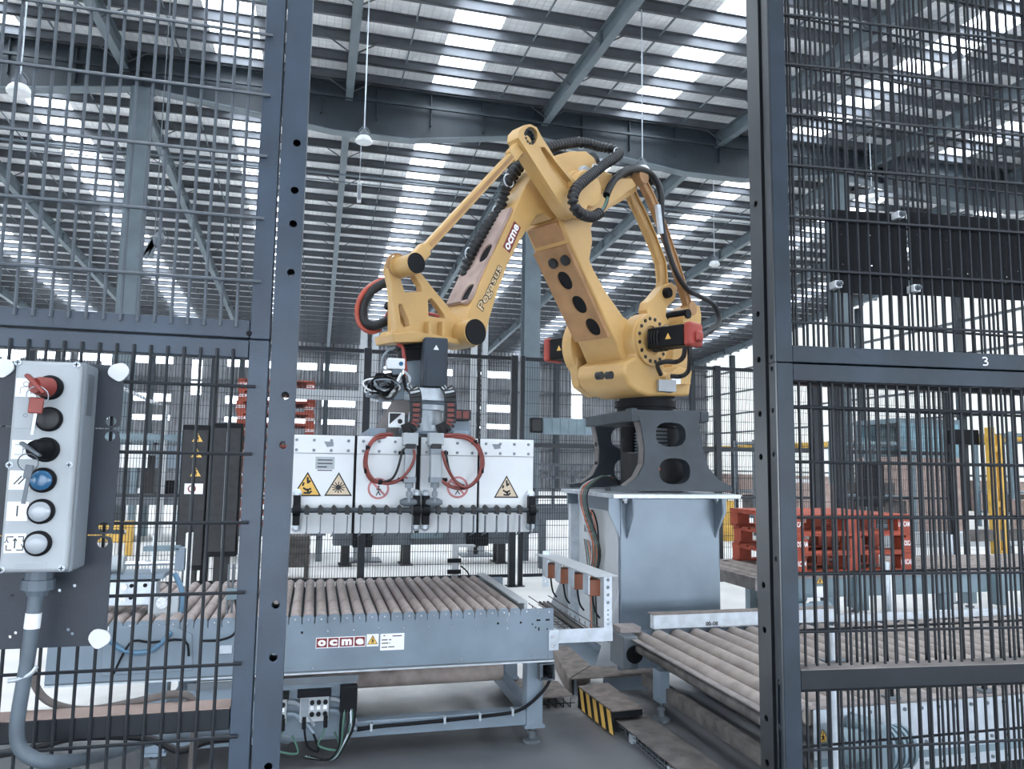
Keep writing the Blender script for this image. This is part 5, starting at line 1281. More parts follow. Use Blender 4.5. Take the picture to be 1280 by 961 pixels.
# red air hoses looping over the panels
def gh(l, r, m_=M_red2): MB().tube([gpt(x, y, d) for x, y, d in l], r, 8, 6).build('air_hose', m_, gp_)
gh([(491, 543, -.02), (474, 544, .01), (464, 552, .04), (458, 563, .05), (455, 578, .06), (457, 590, .06), (464, 600, .06), (476, 603, .07), (490, 602, .08), (503, 597, .10), (508, 598, .10)], .011)
gh([(490, 545, -.02), (470, 549, .03), (460, 561, .06), (457, 577, .075), (460, 591, .075), (469, 601, .075), (482, 604, .085), (496, 600, .1), (509, 586, .12), (515, 572, .12), (514, 562, .12)], .0085)
gh([(478, 602, .08), (488, 598, .09), (494, 588, .1), (498, 574, .11), (500, 564, .115), (504, 561, .1)], .007, M_blk2)
gh([(556, 544, -.02), (575, 544, .01), (588, 548, .04), (597, 560, .05), (601, 574, .06), (600, 587, .06), (594, 599, .06), (583, 608, .06), (570, 610, .07), (557, 606, .09), (548, 599, .10)], .011)
gh([(558, 546, -.02), (580, 548, .03), (592, 557, .06), (598, 572, .075), (596, 592, .075), (585, 606, .075), (573, 607, .085), (562, 596, .1), (553, 580, .12), (549, 564, .12)], .0085)
gh([(578, 608, .07), (566, 600, .09), (558, 587, .1), (555, 574, .11), (553, 563, .11)], .007, M_blk2)
for x, y, d in ((459, 560, .055), (457, 588, .065), (474, 602, .075), (599, 588, .065), (575, 608, .07), (592, 553, .045)):
    q = gpt(x, y, d); MB().cyl(q-V((.012, 0, 0)), q+V((.012, 0, 0)), .016, n=8).build('hose_tie', M_blk, gp_)
# signs
def sign(x, y, wpx, m_, motif, rim=True):
    c = gpt(x, y, 0); w = gpt(x+wpx/2, y).x-gpt(x-wpx/2, y).x; warn(gp_, c-V((0, .0004, 0)), fx, fz, ny, w, m_, motif, rim)
sign(384, 609, 36, M_warn, 'crush'); sign(423, 609, 35, M_sand, 'sun'); sign(633, 612, 31, M_sand, 'crush')
for x, y in ((473, 610.5), (572, 609)):
    c = gpt(x, y); R = gpt(x+13.5, y).x-c.x
    MB().box(c.x-R*1.05, c.x+R*1.05, GY0-.0008, GY0, c.z-R*1.08, c.z+R).build('sign_sheet', M_white, gp_)
    rg2 = MB().prism(circ((c.x, GY0-.0009, c.z), fx, fz, R, 28), (0, -.0006, 0), [circ((c.x, GY0-.0009, c.z), fx, fz, R*.8, 28)]).build('prohibition_ring', mat('sign_red', (.55, .22, .22), .6), gp_)
    stroke([(c.x-R*.62, GY0-.0015, c.z+R*.62), (c.x+R*.62, GY0-.0015, c.z-R*.62)], R*.2, ny, .0002).build('prohibition_bar', MT['sign_red'], rg2)
    m = MB()
    for l in (((0, -.15), (.02, .2)), ((-.2, .1), (.22, .08)), ((0, -.15), (-.2, -.5)), ((0, -.15), (.2, -.48))):
        s_ = stroke([(c.x+R*u_, GY0-.0018, c.z+R*v_-R*.15) for u_, v_ in l], R*.09, ny, .0002); m.add(s_.v, s_.f)
    m.prism(circ((c.x+R*.03, GY0-.0018, c.z+R*.18), fx, fz, R*.09, 8), (0, -.0003, 0)); m.build('walking_figure', M_prnt, rg2)
l0, l1 = gpt(394, 586), gpt(418.5, 571)
o = MB().box(l0.x, l1.x, GY0-.001, GY0, l0.z, l1.z).build('rating_plate', M_grey, gp_)
m = MB()
for k in range(4): m.box(l0.x+.012, l1.x-.012-(.03 if k == 2 else 0), GY0-.0014, GY0-.001, l1.z-.022-k*.02, l1.z-.016-k*.02)
m.build('small_print', M_prnt, o)
for x, y in ((411, 555), (620, 558)):
    c = gpt(x, y, .0065); MB().prism([c+V((-.028, 0, .015)), c+V((.026, 0, .014)), c+V((.028, 0, -.012)), c+V((-.01, 0, -.018))], (0, -.0008, 0)).build('torn_sticker', M_greyd, gp_)
# cable chains, valve box and the loose cable bundle on the gripper's top
for px, sg in ((518, -1), (561, 1)):
    pth = [(px-sg*0-6, 489, 0), (px-2, 486, 0), (px+1, 492, .03), (px+2, 503, .04), (px+2, 516, .04), (px+1, 528, .04), (px-4, 534, .03), (px-14, 538, 0)]
    P_ = spline([at(x, y, 'Y', WY-.34-d) for x, y, d in pth], 4)
    for k in range(0, len(P_)-2, 2):
        a, b = P_[k], P_[k+2]; o = MB().bar(a, b, .075, .03, (0, -1, 0)).build('chain_link', M_blk2, gp_, .003)
        if 12 <= k <= 20: MB().bar(a.lerp(b, .2)-V((0, .016, 0)), a.lerp(b, .8)-V((0, .016, 0)), .04, .003, (0, -1, 0)).build('red_tab', M_red2, o)
        elif k < 8: MB().bar(a.lerp(b, .2)-V((0, .017, 0)), a.lerp(b, .8)-V((0, .017, 0)), .06, .003, (0, -1, 0)).build('pale_tab', M_grey, o)
q = at(577, 519, 'Y', WY-.2); o = MB().box(q.x-.055, q.x+.055, WY-.24, WY-.14, q.z-.035, q.z+.035).build('connector_block', M_blk2, gp_, .004)
for dx in (-.03, .02): MB().box(q.x+dx-.018, q.x+dx+.02, WY-.243, WY-.24, q.z-.022, q.z+.025).build('red_tab', M_red2, o)
MB().box(q.x-.12, q.x+.06, WY-.2, WY-.1, gzT+.0, q.z-.04).build('connector_shelf', M_conv, gp_, .003)
def gy(x, y, Y=None): return at(x, y, 'Y', Y or WY-.25)
a, b = gy(478, 545), gy(506, 500)
MB().bar(a, b, .13, .04, (0, -1, 0)).build('diagonal_beam', M_chard, gp_, .006)
a = gy(495, 525); k_ = MB().box(a.x-.05, a.x+.05, WY-.30, WY-.26, a.z-.05, a.z+.045).build('junction_plate', M_paper, gp_, .003)
MB().prism([(a.x-.045, WY-.302, a.z+.04), (a.x+.03, WY-.302, a.z+.04), (a.x-.045, WY-.302, a.z-.03)], (0, -.001, 0)).cyl((a.x+.02, WY-.303, a.z-.01), (a.x+.02, WY-.302, a.z-.01), .015, n=12).build('black_marks', M_prnt, k_)
a = gy(494, 456); k_ = MB().box(a.x-.055, a.x+.055, WY-.32, WY-.2, a.z-.035, a.z+.035).build('valve_box', M_white, gp_, .006)
MB().cyl((a.x+.03, WY-.323, a.z), (a.x+.03, WY-.32, a.z), .014, n=14).build('blue_dot', M_blue, k_)
a, b = gy(496, 462), gy(498, 500); MB().bar(a, b, .07, .05, (0, -1, 0)).build('valve_post', M_conv, gp_, .004)
MB().tube([gy(x, y) for x, y in ((496, 430), (503, 434), (505, 446), (507, 459), (507, 470))], .012, 8, 5).build('air_hose', M_mred, gp_)
MB().tube([gy(x, y) for x, y in ((494, 434), (485, 438), (478, 448), (478, 460), (484, 463))], .008, 6, 5).build('lead', M_greyd, gp_)
rnd = random.Random(3)
for i in range(26):
    cx_, cy_ = 478+rnd.uniform(-4, 5), 483+rnd.uniform(-4, 3); a_, b_ = rnd.uniform(8, 24), rnd.uniform(4, 15); ph = rnd.uniform(-.5, .35); d0 = rnd.uniform(-.10, .10)
    m_ = (M_blk, M_greyd, M_blk2, M_paper, M_blk, M_cabl, M_greyd)[i % 7]
    P_ = []
    for k in range(9):
        t_ = 2*math.pi*k/9; x_ = a_*math.cos(t_)*rnd.uniform(.85, 1.1); y_ = b_*math.sin(t_)*rnd.uniform(.85, 1.1)
        P_.append(gy(cx_+x_*math.cos(ph)-y_*math.sin(ph), cy_+x_*math.sin(ph)+y_*math.cos(ph)) + V((0, d0+rnd.uniform(-.03, .03), 0)))
    MB().tube(P_, rnd.uniform(.005, .009), 6, 4, closed=True).build('loose_cable', m_, gp_)
MB().tube([gy(x, y) for x, y in ((470, 474), (482, 472), (495, 471), (502, 473))], .03, 8, 4).build('cable_wrap', M_blk, gp_)
for l, m_ in ((((507, 470), (512, 480), (516, 488)), M_cabl), (((505, 470), (507, 484), (514, 492)), M_blk), (((505, 464), (512, 472), (510, 482)), M_galv), (((502, 466), (494, 482), (486, 498)), M_paper)):
    MB().tube([gy(x, y, WY-.30) for x, y in l], .009, 6, 5).build('lead', m_, gp_)

# ================================================================ REAR FENCE OF THE CELL
FY = 10.0
fposts = [(-5.2, 'far left post of the rear cell fence'), (-3.3, 'rear fence post just right of the mounting plates'), (-1.26, 'rear fence post beside the black light-curtain cabinets'), (.60, 'rear fence post below the hanging cable bundle'), (2.58, 'rear fence post right of the white gripper, beside the hinge post'), (2.70, 'slim hinge post against the rear fence post right of the gripper'), (5.66, 'rear fence post right of the charcoal robot base'), (7.30, 'rear fence post, first behind the right gate mesh'), (7.70, 'rear fence post, second behind the right gate mesh'), (9.75, 'rear fence post near the yellow mast')]
mf = thing('mesh_fence', 'tall black wire mesh fence across the back of the robot cell', 'fence', (2, FY, 0))
for x, lb in fposts:
    w = .03 if 'slim' in lb else .045
    o = MB().box(x-w, x+w, FY-w, FY+w, .012, 3.10).build('fence_post', M_gate2, mf, .004)
    MB().box(x-w-.02, x+w+.02, FY-w-.04, FY+w+.04, 0, .012).build('base_plate', M_gate2, o)
for (xa, xb) in ((-5.15, -3.35), (-3.25, -1.31), (-1.21, .55), (.65, 2.53), (2.74, 5.61), (5.71, 7.25), (7.75, 9.70)):
    m = MB(); n = int((xb-xa)/.0335)
    for k in range(1, n): x = xa+(xb-xa)*k/n; m.box(x-.0026, x+.0026, FY-.003, FY+.003, .15, 3.05)
    for k in range(1, 18): z = .14+k*.165; m.box(xa, xb, FY-.008, FY-.003, z-.0028, z+.0028)
    pn = m.build('wire_panel', M_wire, mf, kind='stuff')
    for z, h, nm in ((3.06, .025, 'top_rail'), (1.88, .03, 'middle_rail'), (1.18, .02, 'lower_rail'), (.14, .02, 'bottom_rail')):
        MB().box(xa, xb, FY-.02, FY+.02, z-h, z+h).build(nm, M_bsteel if nm == 'middle_rail' and xb < 0 else M_gate2, pn)
# box and bluish panel hung on the fence
t = thing('fence_box', 'small black box on the rear fence left of the robot base', 'box', (2.88, FY-.1, 2.05))
MB().box(2.80, 2.97, FY-.10, FY-.022, 2.05, 2.25).build('housing', M_blk, t, .01); MB().box(2.82, 2.95, FY-.105, FY-.1, 2.07, 2.23).build('lid', M_blk2, t, .004)
t = thing('fence_sheet', 'bluish ribbed sheet fixed on the rear fence beside the black box', 'panel', (3.4, FY-.05, 2.03))
m = MB().box(2.98, 3.92, FY-.035, FY-.022, 2.03, 2.26).build('sheet', M_bsteel, t)
for k in range(8): MB().box(3.0+k*.12, 3.05+k*.12, FY-.045, FY-.035, 2.03, 2.26).build('rib', M_bsteel, t)

# ================================================================ PALLETS
def pallet(x0, x1, y0, y1, z, label, group=None):
    """red timber pallet: deck boards, nine blocks, stringer boards and bottom runners"""
    t = thing('pallet', label, 'pallet', (x0, y0, z), 0, group); W = x1-x0; D_ = y1-y0; ps = []
    H = .182; tb = .022; bh = H-3*tb
    o = MB().box(x0, x1, y0, y0+.125, z+H-tb, z+H).build('deck_board', M_red, t, .003); ps.append(o)
    for k in range(1, 7): ps.append(rep(o, (0, (D_-.125)*k/6, 0)))
    o = MB().box(x0, x0+.10, y0, y1, z+H-2*tb, z+H-tb).build('stringer_board', M_red, t); ps.append(o)
    for k in (1, 2): ps.append(rep(o, ((W-.10)*k/2, 0, 0)))
    o = MB().box(x0+.003, x0+.145, y0+.003, y0+.145, z+tb, z+H-2*tb).build('block', M_red, t, .003); ps.append(o)
    for i in range(3):
        for j in range(3):
            if i or j: ps.append(rep(o, ((W-.148)*i/2, (D_-.148)*j/2, 0)))
    o = MB().box(x0, x1, y0, y0+.12, z, z+tb).build('runner_board', M_red, t); ps.append(o)
    for k in (1, 2): ps.append(rep(o, (0, (D_-.12)*k/2, 0)))
    for xx in (x0+.006, x1-.14): ps.append(text('LOSCAM' , M_paper, t, (xx, y0+.0025, z+.062), fx, fz, .132, .05, depth=.001, bold=.02))
    o = MB().box(x0-.002, x0+.0005, y0+.3, y0+.42, z+.03, z+.10).build('white_tag', M_paper, t); ps.append(o)
    return t, ps
PX0_, PX1_, PY0_, PY1_, PZ = 4.40, 5.75, 6.40, 7.50, .625
p0_, pps = pallet(PX0_, PX1_, PY0_, PY1_, PZ, 'red pallet at the bottom of the stack of three right of the pedestal', 'red pallets on the blue conveyor')
dup(p0_, (PX0_+.015, PY0_-.01, PZ+.183), 'red pallet in the middle of the stack of three right of the pedestal', parts=pps)
dup(p0_, (PX0_-.01, PY0_+.01, PZ+.366), 'red pallet on top of the stack of three right of the pedestal', parts=pps)
# tall far stack standing on a low conveyor behind the fence
q0_, qps = pallet(-1.28, -.06, 13.0, 14.1, .575, 'lowest red pallet of the tall stack behind the left gate post', 'red pallets in the tall far stack')
ORD = 'second third fourth fifth sixth seventh eighth ninth tenth eleventh twelfth'.split()
for k in range(1, 13):
    lb = ORD[k-1]+' red pallet from the bottom of the tall stack behind the left gate post' if k < 12 else 'topmost red pallet of the tall stack behind the left gate post'
    dup(q0_, (-1.28+random.uniform(-.02, .02), 13.0+random.uniform(-.02, .02), .575+.183*k), lb, parts=qps)
t = thing('low_conveyor', 'low dark conveyor under the tall red pallet stack', 'conveyor', (-.6, 13.5, 0))
MB().box(-1.5, .2, 12.9, 14.2, .42, .57).build('bed', M_convd, t, .005)
for x in (-1.4, .1):
    for y in (13.0, 14.1): MB().box(x-.05, x+.05, y-.05, y+.05, 0, .42).build('leg', M_convd, t)

# ================================================================ BLUE PALLET CONVEYOR ON THE RIGHT
bc = thing('roller_conveyor', 'blue-grey pallet conveyor carrying the stack of three red pallets', 'conveyor', (6, 6.9, 0))
MB().box(3.95, 10.5, 6.28, 6.32, .42, .60).build('side_beam', M_bsteel, bc, .005)
MB().box(3.95, 10.5, 7.58, 7.62, .42, .60).build('side_beam', M_bsteel, bc, .005)
MB().box(3.93, 10.5, 6.26, 6.36, .60, .612).build('beam_cap', M_rail, bc); MB().box(3.93, 10.5, 7.54, 7.64, .60, .612).build('beam_cap', M_rail, bc)
MB().box(3.90, 3.95, 6.26, 7.64, .5, .614).build('end_beam', M_rail, bc, .004)
o = MB().cyl((0, 6.33, .58), (0, 7.57, .58), .042, n=14).build('roller', M_rollg, bc)
for k in range(36):
    off = V((4.05+k*.18, 0, 0))
    if k == 0: o.location = off
    else: rep(o, off-o.location)
for x in (4.7, 6.0, 7.6, 9.4):
    for y in (6.3, 7.6):
        l_ = MB().box(x-.06, x+.06, y-.05, y+.05, .05, .42).build('leg', M_bsteel, bc, .004)
        MB().lathe((x, y, 0), (x, y, .06), [(0, .05), (.3, .05), (.4, .018), (1, .018)], 10).build('levelling_foot', M_convd, l_)
MB().prism([(3.96, 6.27, .42), (4.45, 6.27, .42), (4.35, 6.27, .2), (4.1, 6.27, .2)], (0, .04, 0)).build('drive_plate', M_bsteel, bc, .003)
MB().lathe((4.0, 6.12, .33), (4.55, 6.12, .33), [(0, .06), (.08, .095), (.35, .095), (.36, .075), (.7, .075), (.71, .088), (1, .088)], 18).build('gearmotor', M_bsteel, bc)
MB().box(4.05, 4.25, 6.12, 6.28, .25, .41).build('gearbox', M_bsteel, bc, .02)
for x in (5.0, 6.6, 8.5): MB().box(x-.06, x+.06, 6.2, 6.28, .30, .62).build('guide_bracket', M_bsteel, bc, .01)
for px, l_ in ((1025, 1),):
    q = at(px, 730, 'Y', 6.28); warn(bc, (q.x, 6.279, q.z+.03), fx, fz, ny, .09)
    MB().box(q.x-.06, q.x+.06, 6.276, 6.28, q.z-.12, q.z-.02).build('pinch_label', M_paper, bc)
for lb, px, top, Y, z0 in (('galvanised post with a ruler strip standing in front of the blue conveyor', 1107, 702, 6.1, 0), ('thin galvanised post behind the blue conveyor', 1187, 668, 7.9, 0)):
    q = at(px, top, 'Y', Y); t = thing('guide_post', lb, 'post', (q.x, Y, z0))
    MB().cyl((q.x, Y, z0+.01), (q.x, Y, q.z), .035, n=12).build('pipe', M_galv, t); MB().box(q.x-.1, q.x+.1, Y-.08, Y+.08, z0, z0+.01).build('foot', M_convd, t)
    if 'ruler' in lb: MB().box(q.x+.036, q.x+.09, Y-.01, Y, q.z-.42, q.z-.08).build('ruler_strip', M_paper, t)

# ================================================================ BEHIND THE FENCE
def mast(x, y, z1, lb):
    t = thing('lift_mast', lb, 'mast', (x, y, 0))
    for s_ in (-1, 1): MB().box(x+s_*.10-.05, x+s_*.10+.05, y-.06, y+.06, .02, z1).build('rail', M_pedl, t, .005)
    m = MB().box(x-.03, x+.03, y-.02, y+.02, .02, z1-.1)
    for k in range(int(z1/.09)): m.box(x-.035, x+.035, y-.04, y-.02, .05+k*.09, .09+k*.09)
    m.build('gear_rack', M_blk2, t, kind='stuff'); MB().box(x-.3, x+.3, y-.3, y+.3, 0, .02).build('base_plate', M_convd, t)
    MB().box(x-.17, x+.17, y-.08, y+.08, z1, z1+.03).build('top_plate', M_convd, t)
    return t
t = mast(.80, 13.0, 3.92, 'pale lift mast with a dark gear rack left of the wrist unit')
MB().box(-.44, 1.03, 12.83, 12.90, 2.63, 2.80).build('lift_beam', M_pedl, t, .006)
mast(2.82, 13.5, 4.25, 'pale lift mast with a dark gear rack below the forearm pivot cap')
t = thing('far_conveyor', 'long dark conveyor on feet behind the rear fence under the gripper', 'conveyor', (1.5, 12.2, 0))
MB().box(.3, 3.15, 12.3, 12.36, .32, .60).build('side_beam', M_convd, t); MB().box(.3, 3.15, 12.6, 12.66, .32, .60).build('side_beam', M_convd, t)
MB().box(.3, 3.15, 12.36, 12.6, .50, .56).build('belt', M_blk2, t)
for x in (.5, 1.45, 3.0):
    for y in (12.33, 12.63): MB().box(x-.06, x+.06, y-.05, y+.05, .02, .32).box(x-.1, x+.1, y-.08, y+.08, 0, .02).build('leg', M_blk2, t)
for x, w, h in ((.6, .3, .3), (1.5, .5, .18), (2.4, .35, .30)): MB().box(x, x+w, 12.18, 12.3, .60-h, .60).build('drive_box', M_bsteel if h < .25 else M_blk, t, .01)
t = thing('machine_table', 'dark railed machine table behind the rear fence beside the pedestal', 'table', (4, 12.5, 0))
MB().box(3.3, 5.9, 11.6, 11.7, .75, .95).build('front_beam', M_convd, t); MB().box(3.3, 5.9, 12.6, 12.7, .75, .95).build('rear_beam', M_convd, t); MB().box(3.3, 5.9, 11.7, 12.6, .85, .9).build('table_top', M_conv, t)
for x in (3.5, 5.7):
    for y in (11.65, 12.65): MB().box(x-.05, x+.05, y-.05, y+.05, 0, .75).build('leg', M_convd, t)
for k in range(3): MB().box(3.3, 5.9, 11.6, 11.64, 1.2+k*.2, 1.24+k*.2).build('hand_rail', M_convd, t)
for k in range(9): MB().box(3.32+k*.32, 3.36+k*.32, 11.6, 11.64, .95, 1.62).build('rail_post', M_convd, t)
t = thing('brown_crate', 'dusty brown crate standing behind the rear fence near the left gate post', 'crate', (-.3, 11.1, 0))
MB().box(-.52, -.04, 10.9, 11.3, .18, .60).build('box', M_ctrunk, t, .01)
for x in (-.5, -.1): MB().box(x, x+.06, 10.92, 11.28, 0, .18).build('runner', M_ctrunk, t)
for k in range(3): MB().box(-.525, -.035, 10.89, 10.9, .22+k*.13, .30+k*.13).build('slat', M_ctrunk, t)
# black light-curtain cabinets with warning signs
for i, (x0, x1, z0, z1, lb) in enumerate(((-1.52, -1.22, .35, 2.02, 'black light-curtain cabinet with three yellow warning triangles'), (-1.19, -.86, .5, 2.05, 'plain black light-curtain cabinet right of the one with warning triangles'))):
    t = thing('light_curtain_cabinet', lb, 'cabinet', ((x0+x1)/2, 9.6, 0))
    MB().box(x0, x1, 9.5, 9.72, z0, z1).build('housing', M_blk, t, .015)
    MB().box(x0+.08, x1-.08, 9.55, 9.68, 0, z0).build('stand', M_blk2, t)
    MB().box(x0+.015, x1-.015, 9.49, 9.5, z0+.06, z1-.06).build('door', M_blk2, t, .004)
    if i == 0:
        for z in (1.86, 1.68, 1.46): warn(t, (x0+.17, 9.489, z), fx, fz, ny, .14, M_warn, 'bolt')
        o = MB().box(x0+.06, x0+.26, 9.485, 9.489, 1.22, 1.34).build('white_label', M_paper, t)
        MB().prism(circ((x0+.14, 9.485, 1.28), fx, fz, .045, 18), (0, -.001, 0), [circ((x0+.14, 9.485, 1.28), fx, fz, .03, 18)]).build('round_mark', M_oc, o)
    else: MB().box(x0+.16, x0+.165, 9.484, 9.489, z0+.1, z1-.1).build('door_gap', M_grey, t)
# machines further back on the left
t = thing('packaging_machine', 'dark framed packaging machine far behind the left gate mesh', 'machine', (-3.1, 17, 0))
for x in (-4.4, -3.5, -2.6, -1.8):
    for y in (16.6, 17.8): MB().box(x-.06, x+.06, y-.06, y+.06, 0, 2.1).build('frame_post', M_bsteel, t)
MB().box(-4.5, -1.7, 16.5, 17.9, .72, .9).build('bed', M_convd, t); MB().box(-4.5, -1.7, 16.5, 16.6, 1.98, 2.14).build('top_beam', M_bsteel, t); MB().box(-4.5, -1.7, 17.8, 17.9, 1.98, 2.14).build('top_beam', M_bsteel, t)
for k in range(6): MB().box(-4.3+k*.45, -4.05+k*.45, 16.7, 17.2, .9, 1.2+.25*((k*7) % 3)).build('drive_unit', (M_blk, M_convd, M_blk2)[k % 3], t, .01)
for k in range(4): MB().box(-4.4+k*.65, -3.9+k*.65, 16.48, 16.5, 1.45, 1.9).build('guard_panel', M_paper if k % 2 else M_conv, t)
MB().tube([(-4.4, 16.45, 3.3), (-3.2, 16.45, 2.75), (-2.95, 16.45, 2.7), (-2.95, 16.45, 1.7)], .035, 8).build('feed_pipe', M_pedl, t)
MB().box(-3.0, -2.9, 16.42, 16.48, 0, 1.75).build('pipe_stand', M_pedl, t)
for i, (xa, ya, xb, yb, lb) in enumerate(((-5.2, 15.0, -3.0, 14.2, 'nearer yellow floor guard rail beyond the left gate mesh'), (-3.0, 19.5, -1.6, 21.0, 'further yellow floor guard rail beyond the left gate mesh'))):
    t = thing('guard_rail', lb, 'guard rail', (xa, ya, 0)); a, b = V((xa, ya, 0)), V((xb, yb, 0))
    for z in (.28, .5): MB().bar(a+Zv*z, b+Zv*z, .08, .14).build('rail', M_ylw, t, .01)
    for f in (0, .33, .67, 1): p = a.lerp(b, f); MB().box(p.x-.05, p.x+.05, p.y-.05, p.y+.05, 0, .58).build('post', M_ylw, t)
t = thing('office_box', 'bluish glazed control cabin far behind the right gate mesh', 'cabin', (15, 16.5, 0))
MB().box(14.1, 16.0, 16.0, 17.6, 0, 1.95).build('base', M_dust, t); MB().box(14.1, 16.0, 16.0, 17.6, 2.80, 2.92).build('roof', M_bsteel, t)
for x in (14.1, 14.72, 15.34, 15.94): MB().box(x, x+.06, 16.0, 16.06, 1.95, 2.8).box(x, x+.06, 17.54, 17.6, 1.95, 2.8).build('mullion', M_bsteel, t)
gl_ = mat('cabin_glass', (.25, .42, .50), .08, 0, 3, .3)
for x in (14.16, 14.78, 15.40): MB().box(x, x+.56, 16.02, 16.04, 1.95, 2.8).build('pane', gl_, t)
MB().box(14.1, 16.0, 17.56, 17.58, 1.95, 2.8).build('rear_pane', gl_, t)
t = thing('yellow_mast', 'tall yellow two-rail mast standing behind the far right mesh', 'mast', (9.57, 9.0, 0))
for x in (9.50, 9.66): MB().box(x-.045, x+.045, 8.95, 9.05, .02, 2.25 if x < 9.6 else 2.15).build('rail', M_ylw, t, .006)
for z in (.4, 1.1, 1.9): MB().box(9.5, 9.66, 8.97, 9.03, z, z+.08).build('cross_piece', M_ylw, t)
MB().box(9.3, 9.9, 8.8, 9.2, 0, .02).build('base_plate', M_convd, t); MB().box(9.0, 10.4, 8.96, 9.04, .62, .78).build('side_arm', M_ctrunk, t)
t = thing('proximity_sensor', 'black sensor housing on a post left of the yellow mast', 'sensor', (9.2, 9.2, 0))
MB().box(9.03, 9.47, 9.15, 9.3, 2.0, 2.22).build('housing', M_blk, t, .01); MB().box(9.2, 9.26, 9.2, 9.26, .0, 2.0).build('post', M_blk2, t)
t = thing('hose_reel_stand', 'black upright control pillar behind the pallets and the right mesh', 'pillar', (9.0, 10.9, 0))
MB().box(8.9, 9.2, 10.8, 11.1, 1.0, 1.75).build('cabinet', M_blk, t, .02); MB().box(9.0, 9.1, 10.9, 11.0, 0, 1.0).build('stem', M_blk2, t); MB().box(8.85, 9.25, 10.75, 11.15, 0, .02).build('foot', M_blk2, t)
t = thing('kerb_barrier', 'long low grey barrier across the floor beyond the blue conveyor', 'barrier', (10, 11.6, 0))
MB().box(7.4, 15, 11.5, 11.8, .25, .5).build('beam', M_pedl, t, .01)
for x in (7.8, 10, 12.5, 14.6): MB().box(x-.1, x+.1, 11.55, 11.75, 0, .25).build('foot', M_convd, t)
# clutter along the right wall
spots = [(9.9, 14.2, 'C', M_dust, 'dusty pink carton stack in the clutter, nearest the rear fence'), (11.4, 13.9, 'F', M_bsteel, 'blue-grey machine rack in the clutter left of the cabin'),
    (12.4, 15.4, 'C', M_ctrunk, 'dark brown carton stack just left of the glazed cabin'), (10.4, 16.6, 'F', M_convd, 'dark grey machine rack behind the pink carton stack'),
    (8.9, 15.6, 'D', M_ylw, 'amber drum beyond the fence behind the pallets'), (12.2, 18.2, 'C', M_paper, 'white carton stack in the clutter behind the blue-grey frame'),
    (8.6, 17.6, 'D', M_bsteel, 'blue-grey drum beyond the fence behind the amber drum'), (17.2, 15.0, 'C', M_dust, 'dusty pink carton stack right of the glazed cabin'),
    (19.2, 17.5, 'F', M_bsteel, 'blue-grey machine rack near the right wall, right of the cabin'), (17.4, 19.0, 'C', M_ctrunk, 'dark brown carton stack behind the cabin by the right wall'),
    (16.2, 13.2, 'F', M_convd, 'dark grey machine rack in front of the cabin'), (18.6, 13.4, 'D', M_ylw, 'amber drum near the right wall behind the yellow mast'), (14.2, 20.5, 'C', M_paper, 'white carton stack behind the roof column on the right'), (9.6, 19.8, 'F', M_bsteel, 'blue-grey machine rack deep in the hall behind the drums')]
rnd = random.Random(11)
for x, y, ty, m_, lb in spots:
    w = rnd.uniform(.8, 1.2); h = rnd.uniform(1.0, 2.0)
    if ty == 'D':
        t = thing('drum', lb, 'drum', (x, y, 0))
        MB().lathe((x, y, 0), (x, y, .88), [(0, .28), (.02, .29), (.33, .285), (.34, .295), (.36, .285), (.66, .285), (.67, .295), (.69, .285), (.98, .29), (1, .27)], 18).build('barrel', m_, t)
        MB().cyl((x+.12, y, .88), (x+.12, y, .90), .04, n=10).build('bung', M_convd, t)
    elif ty == 'C':
        t = thing('carton_stack', lb, 'cartons', (x, y, 0)); MB().box(x, x+w, y, y+w*.8, .0, .12).build('board', M_ctrunk, t)
        for k in range(max(2, int(h/.4))): MB().box(x+.02*(k % 2), x+w*.48, y, y+w*.75, .122+k*.4, .515+k*.4).build('carton', m_, t, .01); MB().box(x+w*.5, x+w-.02*(k % 2), y, y+w*.75, .122+k*.4, .515+k*.4).build('carton', m_, t, .01)
    else:
        t = thing('steel_rack', lb, 'rack', (x, y, 0))
        for a in (0, w):
            for b in (0, w): MB().box(x+a-.04, x+a+.04, y+b-.04, y+b+.04, 0, h+.8).build('upright', m_, t)
        for z in (.4, 1.0, h+.7): MB().box(x, x+w, y-.03, y+w+.03, z, z+.06).build('deck', m_, t)
        MB().box(x+.1, x+w-.1, y+.1, y+w-.1, .461, .95).build('drive_box', M_ctrunk, t, .02)

# ================================================================ PUSHER AND SMALL SENSORS AT THE LEFT CONVEYOR
t = thing('pusher_unit', 'grey pneumatic pusher bolted on the conveyor behind the left gate mesh', 'pusher', (-1.0, 4.6, .78))
def lx_(x, y, Y=4.5): return at(x, y, 'Y', Y)
a, b = lx_(128, 758), lx_(196, 727); MB().box(a.x-.3, b.x, 4.5, 4.62, a.z, b.z).build('mounting_block', M_galv, t, .006)
for x, y in ((155.5, 733), (154, 748)):
    q = lx_(x, y); MB().cyl((q.x, 4.485, q.z), (q.x, 4.5, q.z), .017, n=14).build('cap_screw', M_chrome, t)
for x, y in ((164.5, 732), (181.5, 731.5), (163.5, 747)):
    q = lx_(x, y); MB().cyl((q.x, 4.497, q.z), (q.x, 4.5005, q.z), .011, n=10).build('bore', M_blk, t)
a, b = lx_(128, 726), lx_(204, 718); MB().box(a.x-.3, b.x, 4.52, 4.75, a.z, b.z).build('slide_plate', M_conv, t, .004)
a = lx_(100, 708); b = lx_(150, 708); c = lx_(218, 706)
MB().cyl((a.x, 4.6, a.z), (b.x, 4.6, a.z), .045, n=18).build('cylinder', M_grey, t); MB().cyl((b.x, 4.6, a.z), (c.x, 4.6, a.z), .014, n=12).build('piston_rod', M_chrome, t); MB().box(a.x-.1, a.x+.1, 4.53, 4.67, b.z-.12, a.z-.03).build('cylinder_foot', M_conv, t)
